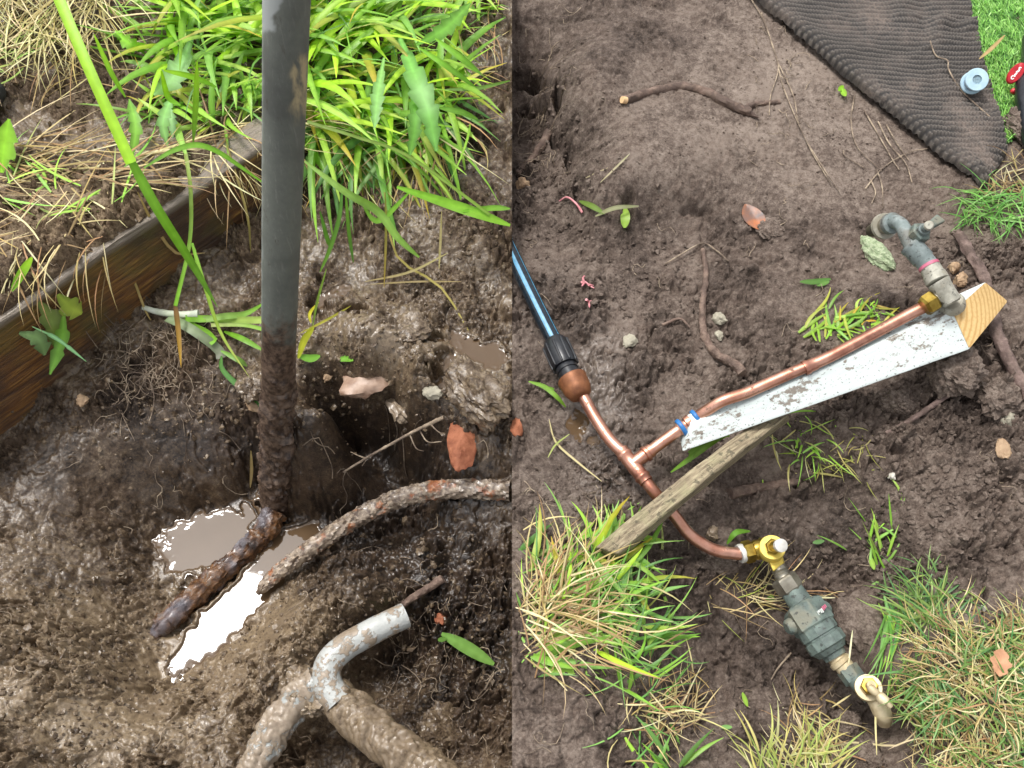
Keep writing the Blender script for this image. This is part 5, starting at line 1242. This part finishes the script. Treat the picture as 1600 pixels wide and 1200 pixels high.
single('grass_blade', 'narrow blades hanging down over bare mud right of the pipe', 'grass', [([(535, 290, .11), (530, 340, .08), (515, 390, .045), (500, 425, .02)], 7, DP, GR, 'both'), ([(540, 300, .11), (545, 360, .06), (552, 410, .02)], 6, GR, DP, 'both'), ([(500, 330, .09), (512, 375, .05), (520, 388, .04)], 7, DP, GR, 'both'), ([(602, 300, .10), (603, 370, .05), (600, 450, .0)], 4, lin('a7a85a'), lin('b59a4a'), 'both'), ([(560, 310, .1), (590, 345, .07), (640, 300, .08)], 9, GR, L2, 'both')])
for seq, lb in [([(40, 440, .12), (30, 400, .13), (55, 392, .135)], 'short broad green blade on soil at the left edge')]:
    single('grass_blade', lb, 'grass', [([(18, 455, .118), (35, 425, .125), (50, 402, .13)], 13, L2, L1, 'both')])
# uprooted pale shoot
us = thing('uprooted_shoot', 'uprooted grass shoot with white base lying beside the pipe', 'shoot', G(300, 510))
def spart(name, seq, w, c0, c1, tp='tip', mat='leaf'):
    rb = RB(); pathblade(rb, seq, w, c0, c1, False, 16, tp); rb.build(name, M[mat], parent=us)
Vt, Ft = tube(catmull([G(224, 481, .006), G(250, 488, .008), G(285, 492, .010), G(310, 491, .012)], 20), np.linspace(.0030, .0050, 20), 14, .18, 2)
mesh_obj('white_stem', Vt, Ft, plain('white_stem', lin('b9c4a4'), lin('dde3d4'), .5, 0, 40, .5), us)
spart('leaf', [(270, 494, .012), (310, 500, .014), (350, 494, .014), (384, 490, .012), (412, 474, .016)], 10, lin('b9cf8a'), L2, 'both')
spart('leaf', [(262, 496, .010), (300, 515, .012), (340, 545, .010), (346, 560, .010)], 15, lin('9fb38a'), lin('8a8a7a'), 'none')
spart('leaf', [(346, 556, .010), (348, 578, .010), (380, 610, .010), (405, 630, .008), (420, 662, .004)], 9, DP, lin('4f8a44'), 'both')
spart('leaf', [(290, 498, .014), (325, 498, .015), (360, 500, .014), (418, 500, .016)], 11, L2, lin('b9d070'), 'none')
spart('leaf', [(330, 508, .012), (380, 508, .014), (418, 516, .012)], 6, lin('c9d48a'), L2, 'none')
spart('leaf', [(350, 518, .010), (380, 530, .012), (412, 548, .010)], 9, L2, GR, 'both')
spart('leaf', [(285, 505, .012), (320, 520, .013), (336, 535, .012)], 14, lin('7fae3a'), L2, 'none')
spart('leaf', [(345, 548, .010), (372, 562, .010), (386, 572, .006)], 9, GR, lin('7a9a4a'), 'both')
# dandelion-like toothed leaves
def toothed(rb, seq, wpx, c0, c1, teeth=6, n=44):
    path = catmull([P(*q) for q in seq], n); t = np.linspace(0, 1, n); w = wpx * mpp(path[n // 2])
    saw = 1 - ((t * teeth) % 1.0) * .42; prof = np.maximum(np.sin(np.clip(.12 + t * .88, .02, .99) * math.pi) ** .6, .06) * saw * np.minimum(1, .25 + t * 1.6)
    mid = path[n // 2]; rb.add(path, w * prof, unit(np.cross(unit(path[-1] - path[0]), unit(CAM - mid))), c0, c1, .22, 1.9)
dl = thing('dandelion', 'dandelion with large toothed leaves in the grass right of the pipe', 'plant', G(640, 110))
for seq, w, c in [([(625, 60, .12), (645, 110, .135), (668, 170, .125), (682, 236, .10)], 46, lin('6fa64a')), ([(650, 70, .12), (695, 45, .13), (735, 5, .13)], 30, lin('7ab04c')), ([(600, 90, .12), (590, 150, .125), (585, 200, .115)], 26, lin('86b466')), ([(640, 120, .12), (650, 180, .115), (640, 245, .09)], 28, lin('679c40'))]:
    rb = RB(); toothed(rb, seq, w, c, jit(c, .1)); rb.build('leaf', M['leaf'], parent=dl)
dl = thing('dandelion', 'dandelion with pale toothed leaves left of the pipe', 'plant', G(250, 190))
for seq, w, c in [([(300, 60, .12), (275, 115, .14), (240, 148, .13)], 42, lin('9cc48a')), ([(262, 230, .11), (255, 190, .13), (268, 152, .14)], 24, lin('8cb870')), ([(205, 250, .11), (212, 200, .13), (202, 155, .14)], 24, lin('7fae46')), ([(240, 75, .11), (205, 70, .13), (180, 48, .135)], 26, lin('8cc040')), ([(270, 215, .11), (268, 190, .12), (262, 165, .13)], 20, lin('a9cc9f'))]:
    rb = RB(); toothed(rb, seq, w, c, jit(c, .1), 5); rb.build('leaf', M['leaf'], parent=dl)
rb = RB(); toothed(rb, [(2, 270, .115), (6, 235, .125), (14, 186, .14)], 42, lin('8fc43a'), lin('8fc43a'), 3)
dk = thing('dock_plant', 'broad light green leaf standing at the left edge', 'plant', P(2, 270, .115)); rb.build('leaf', M['leaf'], parent=dk)
# moss and leaf tuft hanging on the timber
mt = thing('moss_tuft', 'green mossy leaf tuft hanging on the timber edging', 'moss', G(85, 500))
for i, (seq, w, c) in enumerate([([(60, 470, .095), (80, 500, .075), (88, 545, .05)], 40, lin('6f7f3a')), ([(90, 460, .10), (110, 480, .085), (128, 490, .075)], 44, lin('7c8f2e')), ([(30, 520, .08), (60, 530, .07), (70, 555, .055)], 34, lin('5f7a4a')), ([(100, 490, .085), (96, 530, .06), (78, 585, .035)], 26, lin('6f9a3a')), ([(50, 510, .085), (90, 530, .07), (135, 565, .05)], 8, lin('6f9a6a'))]):
    rb = RB(); toothed(rb, seq, w, c, jit(c, .2), 3, 24); rb.build('leaf', M['leaf'], parent=mt)
# yellowing sprig at the pipe foot
sg = thing('yellow_sprig', 'yellow green sprig at the right of the pipe foot', 'sprig', G(470, 560))
for seq, w, c in [([(466, 560, .006), (476, 530, .014), (490, 512, .016)], 11, lin('c4c83a')), ([(466, 556, .006), (485, 560, .008), (500, 556, .006)], 12, lin('8ac84a')), ([(530, 563, .004), (540, 560, .006), (552, 563, .004)], 10, lin('8ac84a')), ([(470, 520, .012), (510, 500, .012), (548, 478, .010)], 4, lin('bdb84a')), ([(488, 512, .012), (496, 470, .04), (510, 420, .07)], 4, lin('8fae4a')), ([(486, 505, .014), (484, 490, .018), (498, 472, .02)], 5, lin('d0c83a'))]:
    rb = RB(); pathblade(rb, seq, w, c, c, False, 12, 'both'); rb.build('leaf', M['leaf'], parent=sg)
# loose bits on the left mud
def bit(label, segs, name='grass_scrap', cat='grass', mat='leaf'):
    t_ = thing(name, label, cat, G(*segs[0][0][0][:2]))
    for seq, w, c0 in segs:
        rb = RB(); pathblade(rb, seq, w, c0, jit(c0, .1), False, 10, 'both', fold=.1); rb.build('stalk' if mat == 'straw' else 'blade', M[mat], parent=t_)
    return t_
bit('flat green leaf scrap lying right of the bent tool arm', [([(690, 990, .016), (730, 1012, .018), (772, 1038, .016)], 20, lin('7aa650')), ([(684, 1000, .014), (698, 998, .014)], 8, lin('7aa650'))])
bit('upright straw stub in the dark hole below the pipe', [([(391, 762, .004), (393, 735, .02), (392, 704, .03)], 5, lin('b8a070'))], 'straw_stub', 'straw', 'straw')
bit('thin dry stalks leaning over bare mud near the right seam', [([(570, 440, .006), (640, 425, .014), (700, 395, .02)], 4, lin('a8966a')), ([(580, 444, .006), (650, 440, .006), (720, 440, .004)], 3, lin('a8966a')), ([(600, 300, .06), (620, 400, .02), (690, 450, .006), (745, 540, .003)], 4, lin('9a8a4a')), ([(690, 330, .04), (688, 380, .02), (686, 420, .004)], 4, lin('b0a070'))], 'dry_stalks', 'straw', 'straw')
bit('straw stalks crossing the timber edging near the long blade', [([(215, 300, .03), (240, 350, .04), (275, 395, .03), (320, 395, .012)], 5, lin('b59a62')), ([(170, 385, .012), (205, 430, .01), (225, 480, .01), (235, 500, .01)], 4, lin('a8905a')), ([(350, 210, .03), (385, 330, .05), (392, 395, .02)], 4, lin('8a7a42'))], 'dry_stalks', 'straw', 'straw')
# fine root hairs
def hairs(n, region, L, label, mat='root_hair', r=(.0003, .0006), lift=(.001, .006), az=None, lim=-1):
    P_ = []
    for _ in range(n):
        a, b = region() if callable(region) else (random.uniform(region[0], region[2]), random.uniform(region[1], region[3]))
        if lim < 0 and a > 792 or lim > 0 and a < 808: continue
        q = G(a, b); dirn = random.gauss(*az) if az else random.uniform(0, 6.28); ln = random.uniform(*L); pts = []
        for k in range(5):
            x = q[0] + math.cos(dirn) * ln * k / 4; y = q[1] + math.sin(dirn) * ln * k / 4; dirn += random.gauss(0, .45)
            if x * lim < .001: break
            pts.append([x, y, height(x, y) + random.uniform(*lift)])
        if len(pts) >= 3: P_.append(tube(catmull(pts, 8), random.uniform(*r), 4, cap=False))
    V, F = merge(*P_); return mesh_obj('root_hairs', V, F, M[mat], label=label, cat='roots', kind='stuff')
hairs(90, gauss2(235, 560, 42, 36), (.02, .05), 'mesh of fine pale root hairs below the timber edging')
hairs(70, (0, 600, 790, 1190), (.008, .028), 'fine root hairs strewn over the wet mud', r=(.0003, .0007))
hairs(60, gauss2(690, 1050, 90, 110), (.02, .05), 'root hairs in the dark mud right of the tool handle', r=(.0003, .0006))

# ------------------------------------------------------------------ right plot plants
ST = STRAW + [lin('b9a878')]
rb = RB()
scatter(rb, 32, gauss2(880, 925, 46, 34), (.045, .085), (.005, .009), (.5, .7), (.0, .5), (-.4, .05), GREEN + LIME + DEEP, 1, .4, YELL)
scatter(rb, 26, gauss2(945, 885, 36, 20), (.04, .08), (.005, .008), (.4, .8), (.0, .5), (-.4, .1), GREEN, 1, .4, YELL)
scatter(rb, 30, gauss2(985, 975, 28, 34), (.03, .06), (.003, .0055), (.9, .9), (.1, .7), (-.3, .2), GREEN + DEEP, 1, .4)
scatter(rb, 14, (806, 1000, 870, 1040), (.04, .075), (.006, .010), (.1, .4), (.0, .3), (-.3, .05), GREEN, 1, .3)
scatter(rb, 120, gauss2(890, 940, 60, 45), (.03, .08), (.0018, .003), (.5, .9), (.0, .7), (-.4, .1), GREEN + DEEP + [lin('b0b86a')], 1, .4)
rb.build('grass_clump', M['leaf'], label='long green grass clump at the lower end of the stake', cat='grass', kind='stuff')
rb = RB()
scatter(rb, 190, gauss2(850, 955, 42, 40), (.04, .10), (.0011, .0022), (.6, 1.0), (.0, .6), (-.5, .1), ST, 1, .5, None, .006)
scatter(rb, 110, gauss2(1040, 1105, 26, 24), (.02, .05), (.001, .0018), None, (.0, .6), (-.4, .2), ST, 1, .6)
scatter(rb, 60, (960, 1010, 1050, 1200), (.03, .06), (.0011, .002), None, (.0, .5), (-.4, .2), ST + DEEP, 1, .6)
rb.build('dry_straw', M['straw'], label='dry straw mixed into the grass at the stake end', cat='straw', kind='stuff')
rb = RB()
scatter(rb, 20, gauss2(1005, 1040, 18, 40), (.03, .06), (.0025, .0045), (1.2, .8), (.2, .8), (-.3, .3), DEEP + GREEN, 1, .4)
scatter(rb, 8, (1015, 1160, 1075, 1220), (.03, .055), (.0028, .005), (1.3, .6), (.2, .9), (-.2, .4), GREEN + DEEP, 1, .4)
rb.build('grass_clump', M['leaf'], label='thin line of grass running down to the bottom edge', cat='grass', kind='stuff')
LAWN = [lin('7f9f55'), lin('6f9450'), lin('8fae62'), lin('5f8a55'), lin('a0b56a')]
def lawn():
    while True:
        a = random.uniform(1395, 1640); b = random.uniform(960, 1260)
        if a > 1470 + max(0, 1030 - b) * 1.3 or (b > 1090 and a > 1445): return a, b
rb = RB()
scatter(rb, 380, lawn, (.02, .05), (.0012, .0024), None, (.2, 1.1), (-.5, .3), LAWN, 1, .7)
scatter(rb, 170, (1550, 1000, 1640, 1090), (.02, .05), (.0012, .0024), None, (.2, 1.1), (-.5, .3), LAWN + [lin('5f9a5a')], 1, .7)
rb.build('lawn_grass', M['leaf'], label='thin patchy lawn grass in the lower right corner', cat='grass', kind='stuff')
rb = RB()
scatter(rb, 950, lawn, (.02, .055), (.0009, .0019), None, (.1, .9), (-.4, .2), ST + [lin('d2c79c')], 1, .8)
scatter(rb, 260, (1420, 960, 1520, 1120), (.02, .05), (.0008, .0016), None, (-.05, .5), (-.4, .2), ST, 1, .8)
rb.build('dry_straw', M['straw'], label='yellow dry thatch in the lower right lawn', cat='straw', kind='stuff')
rb = RB()
scatter(rb, 110, gauss2(1402, 958, 14, 10), (.05, .09), (.002, .0042), (D - .05, .28), (.0, .5), (-.4, .0), [lin('8fc04a'), lin('7fb55a'), lin('6fae5f'), lin('a0cc50')], 1, .3)
scatter(rb, 120, gauss2(1445, 960, 25, 20), (.03, .06), (.0016, .003), None, (.2, .9), (-.5, .1), LAWN, 1, .5)
rb.build('grass_tuft', M['leaf'], label='bright green tuft right of the green valve', cat='grass', kind='stuff')
rb = RB()
scatter(rb, 100, gauss2(1458, 1078, 16, 24), (.035, .06), (.0016, .003), (D + .2, .6), (.2, .9), (-.4, .1), [lin('7fa868'), lin('8fb57a'), lin('6f9a62')], 1, .4)
scatter(rb, 120, gauss2(1440, 1060, 14, 30), (.02, .04), (.0012, .0022), None, (.2, .8), (-.4, .1), LAWN, 1, .5)
rb.build('grass_tuft', M['leaf'], label='blue green tuft right of the drain tap', cat='grass', kind='stuff')
rb = RB()
scatter(rb, 110, (1175, 1165, 1310, 1260), (.025, .045), (.0014, .0026), (1.5, .7), (.2, .9), (-.3, .4), [lin('b5ab6a'), lin('a3a85a'), lin('c7bf8a'), lin('8fa052')], 1, .5)
scatter(rb, 90, (1230, 1100, 1320, 1200), (.02, .05), (.001, .002), None, (.0, .6), (-.3, .2), ST, 1, .6)
rb.build('grass_tuft', M['straw'], label='yellowish grass tuft at the bottom edge left of the drain tap', cat='grass', kind='stuff')
rb = RB()
scatter(rb, 150, (1500, 300, 1600, 350), (.03, .06), (.0014, .0026), (D, 1.2), (.2, 1.0), (-.4, .2), [lin('7fb55a'), lin('6fa552'), lin('94c070')], 1, .5)
scatter(rb, 90, (1545, 250, 1630, 320), (.03, .06), (.001, .002), None, (.0, .7), (-.3, .2), ST, 1, .6)
rb.build('grass_tuft', M['leaf'], label='green tuft below the tip of the folded turf', cat='grass', kind='stuff')
rb = RB()
scatter(rb, 34, gauss2(1300, 515, 32, 12), (.03, .055), (.003, .005), (.4, .9), (-.05, .4), (-.4, .1), GREEN + [lin('b9c05a')], 1, .6, YELL, .004)
scatter(rb, 30, gauss2(1345, 490, 22, 10), (.02, .04), (.002, .0035), (.4, .9), (-.05, .4), (-.4, .1), YELL + GREEN, 1, .6, None, .004)
rb.build('grass_cuttings', M['leaf'], label='torn green grass lying above the long copper pipe', cat='grass', kind='stuff')
gbl = thing('grass_plant', 'green grass blades lying across the left end of the batten', 'grass', G(1090, 715))
for q in [[(1048, 738, .01), (1080, 715, .02), (1115, 690, .035), (1135, 680, .03)], [(1075, 707, .02), (1100, 693, .03), (1135, 682, .03)], [(1085, 682, .035), (1110, 672, .045), (1140, 682, .03)], [(1078, 722, .016), (1085, 705, .025), (1120, 690, .035)]]:
    rb = RB(); pathblade(rb, q, 9, lin('7fae3f'), lin('94c04a'), False, 14, 'both'); rb.build('blade', M['leaf'], parent=gbl)
rb = RB()
scatter(rb, 40, gauss2(1260, 700, 25, 25), (.02, .045), (.0014, .003), None, (.0, .6), (-.5, .1), GREEN + [lin('b8b070'), lin('c9c29a')], 1, .7, None, .003)
scatter(rb, 40, gauss2(1320, 720, 25, 20), (.015, .035), (.001, .002), None, (.0, .6), (-.5, .1), [lin('a9a85a'), lin('b8b070')], 1, .7, None, .003)
rb.build('grass_scraps', M['leaf'], label='scraps of uprooted grass below the batten', cat='grass', kind='stuff')
rb = RB()
scatter(rb, 60, gauss2(1170, 930, 40, 18), (.03, .07), (.0008, .0016), (.3, .9), (-.05, .4), (-.4, .1), ST + [lin('9aa84a')], 1, .5, None, .004)
rb.build('dry_straw', M['straw'], label='dry stalks in the trench below the stop valve', cat='straw', kind='stuff')
rb = RB()
scatter(rb, 30, gauss2(1375, 850, 14, 40), (.02, .04), (.0018, .0035), (1.4, .8), (.1, .9), (-.3, .3), GREEN + [lin('8f9a52')], 1, .4)
scatter(rb, 16, gauss2(1450, 895, 12, 12), (.02, .04), (.0012, .0022), None, (.1, .7), (-.3, .3), LAWN, 1, .4)
rb.build('grass_sprigs', M['leaf'], label='sparse green sprigs on the soil right of the stop valve', cat='grass', kind='stuff')
bit('pale green leaf and stalk lying by the orange leaf hollow', [([(930, 338, .006), (960, 325, .012), (998, 322, .010)], 7, lin('b5b58a')), ([(976, 324, .010), (977, 340, .008), (976, 356, .006)], 15, lin('9fc04a')), ([(905, 314, .006), (925, 322, .006), (945, 334, .004)], 9, lin('7f9a4a'))], 'leaf_sprig', 'sprig')
bit('green sprig lying left of the brown coupling nut', [([(826, 596, .006), (850, 604, .010), (868, 618, .010), (884, 636, .006)], 8, lin('84b23f')), ([(850, 606, .008), (866, 608, .010)], 6, lin('84b23f'))], 'leaf_sprig', 'sprig')
bit('small green blades behind the stop valve', [([(1136, 850, .006), (1150, 832, .012), (1172, 830, .010)], 9, lin('6f9f3a'))])
bit('tiny green leaf on the trench floor', [([(1196, 938, .006), (1204, 934, .010), (1212, 936, .006)], 6, lin('7aa84a')), ([(1204, 942, .005), (1206, 934, .009), (1204, 928, .005)], 6, lin('84b23f'))])
bit('bright green leaf scrap near the bottom of the trench', [([(1160, 1082, .006), (1168, 1104, .006)], 7, lin('94bc4a'))])
bit('pale green leaf scrap on the trench floor edge', [([(1126, 1136, .005), (1144, 1136, .006)], 7, lin('86b86a'))])
bit('green weed leaf on soil just right of the white valve cap', [([(1270, 848, .006), (1288, 845, .008)], 7, lin('6f9a5a'))])
bit('bright green weed leaf among the sprigs right of the valve', [([(1360, 870, .006), (1366, 890, .01)], 8, lin('96bc3a'))])
bit('small green blades on soil above the grass cuttings', [([(1250, 440, .004), (1275, 440, .008), (1298, 436, .005)], 9, lin('6f9a52')), ([(1276, 446, .005), (1296, 440, .006)], 7, lin('7fae5a'))])
bit('bright green weed leaves at the fold of the turf', [([(1314, 138, .006), (1322, 150, .008)], 9, lin('94c83a')), ([(1318, 134, .006), (1310, 142, .008)], 8, lin('94c83a'))])
rr_ = thing('turf_roots', 'long pale thread roots trailing from under the folded turf', 'roots', G(1240, 150))
for i, seq in enumerate([[(1168, -10), (1192, 30), (1212, 85), (1222, 130), (1246, 190), (1270, 240), (1300, 290)], [(1190, 20), (1210, 80), (1216, 110), (1204, 150), (1202, 180)], [(1214, 95), (1240, 150), (1250, 200), (1285, 260), (1312, 300)], [(1335, 150), (1330, 190), (1340, 230), (1375, 265)], [(1350, 172), (1375, 215), (1395, 250), (1405, 265)], [(1372, 190), (1390, 225), (1415, 255), (1425, 285)], [(1385, 195), (1402, 225), (1420, 250)], [(1352, 295), (1380, 262), (1420, 238), (1450, 232)], [(1370, 265), (1378, 290), (1380, 325)], [(1318, 235), (1322, 245), (1350, 262)], [(1360, 280), (1368, 300), (1362, 318)]]):
    pp_ = catmull([G(a, b, .003) for a, b in seq], 20); mesh_obj('thread_root', *tube(pp_, np.linspace(.0010, .0006, 20), 6, .2, i), M['root_hair'], rr_)
pp_ = catmull([P(1453, 65, .034), P(1462, 88, .034), P(1480, 95, .034), P(1482, 110, .034), P(1500, 140, .034), P(1522, 162, .034), P(1548, 185, .034)], 24); pp_[:, 2] = pp_[:, 2] + .001
mesh_obj('straw_thread', *tube(pp_, .0009, 6, .2, 3), M['root_hair'], label='pale root thread lying across the ribbed turf', cat='root')
hairs(60, gauss2(845, 180, 18, 55), (.015, .04), 'fine roots in the broken bank beside the seam', lim=1, lift=(.003, .012))
hairs(90, (810, 330, 1600, 1190), (.008, .03), 'fine pale roots strewn over the dug soil', lim=1)
hairs(40, gauss2(1240, 170, 60, 80), (.01, .03), 'fine roots on the smooth soil beside the turf', lim=1)
bit('dry stalks lying on the seam side of the copper tee', [([(858, 655, .006), (868, 690, .006), (900, 720, .006), (940, 752, .005)], 3.5, lin('b8ab80')), ([(856, 715, .005), (868, 695, .008), (890, 678, .006)], 3, lin('a9b06a'))], 'dry_stalks', 'straw', 'straw')
bit('long straw stalks beside the drain tap spout', [([(1278, 1175, .012), (1330, 1160, .016), (1400, 1165, .02), (1432, 1142, .03)], 3.2, lin('c2b48c')), ([(1372, 1060, .03), (1368, 1120, .05), (1370, 1180, .02)], 3, lin('c8b98a')), ([(1300, 1105, .02), (1330, 1085, .03)], 3, lin('c8b98a')), ([(1325, 1045, .05), (1332, 985, .05)], 3, lin('d0c4a0'))], 'dry_stalks', 'straw', 'straw')
bit('pale straw lying across the upper part of the green valve', [([(1254, 933, .034), (1305, 934, .034)], 3, lin('d0c8a8'))], 'straw_stalk', 'straw', 'straw')
bit('dry straw pieces on the smooth soil above the hollow', [([(915, 278, .003), (950, 262, .004)], 3, lin('b5a98a')), ([(938, 285, .003), (968, 256, .004), (984, 240, .004)], 3.2, lin('b5a98a'))], 'straw_stalk', 'straw', 'straw')
bit('single brown straw lying on the green artificial grass', [([(1530, 92, .022), (1550, 75, .026), (1570, 55, .026)], 6, lin('b59a6a'))], 'straw_stalk', 'straw', 'straw')

# ------------------------------------------------------------------ crumbs of soil
def crumbs(n, region, size, mat, label, lim, wet, tone):
    Vb, Fb = ico(1); Fb = np.array(Fb); rg = np.random.RandomState(n); Vs = []; Fs = []; k = 0
    for _ in range(n):
        a, b = region()
        if lim < 0 and a > 794 or lim > 0 and a < 806: continue
        q = G(a, b); r = size[0] * (size[1] / size[0]) ** (rg.rand() ** 2.0)
        if q[0] * lim < r * 1.2: continue
        V = Vb * (1 + rg.uniform(-.38, .38, (len(Vb), 1))) * rg.uniform(.5, 1.3, 3) * r
        Vs.append(V @ rotm(*rg.uniform(0, 6, 3)).T + q + [0, 0, r * .2]); Fs.append(Fb + k); k += len(Vb)
    ob = mesh_obj('soil_crumbs', np.vstack(Vs), np.vstack(Fs), M[mat], smooth=False, label=label, cat='soil', kind='stuff', origin=(0, 0, 0))
    m = len(ob.data.vertices); fattr(ob, 'wet', [wet] * m); fattr(ob, 'tone', [tone] * m)
random.seed(99)
def mixr(*g): return lambda: random.choice(g)()
U = lambda x0, y0, x1, y1: (lambda: (random.uniform(x0, x1), random.uniform(y0, y1)))
crumbs(4600, mixr(gauss2(140, 1060, 130, 100), gauss2(140, 1060, 130, 110), gauss2(300, 620, 150, 50), gauss2(640, 560, 110, 60), gauss2(700, 980, 70, 130), gauss2(480, 1010, 70, 50), gauss2(720, 400, 60, 90)), (.0009, .0042), 'mud_wet', 'loose crumbs of wet mud on the left plot', -1, .75, .6)
crumbs(700, mixr(gauss2(80, 340, 90, 30), gauss2(150, 130, 80, 50)), (.0010, .0045), 'mud_wet', 'dry soil crumbs behind the timber edging', -1, .2, .6)
crumbs(5200, mixr(gauss2(1460, 640, 110, 60), gauss2(1500, 770, 90, 60), gauss2(1000, 450, 110, 60), gauss2(1250, 640, 90, 40), gauss2(860, 270, 40, 80), gauss2(950, 800, 90, 50), gauss2(1380, 880, 60, 50), gauss2(1550, 390, 50, 30), U(810, 340, 1590, 1190), U(810, 340, 1590, 900)), (.0009, .0046), 'mud_dry', 'loose crumbs of brown soil on the right plot', 1, .15, .55)
crumbs(1800, U(810, 0, 1480, 340), (.0007, .0020), 'mud_dry', 'tiny crumbs on the smooth soil beside the turf', 1, .1, .6)
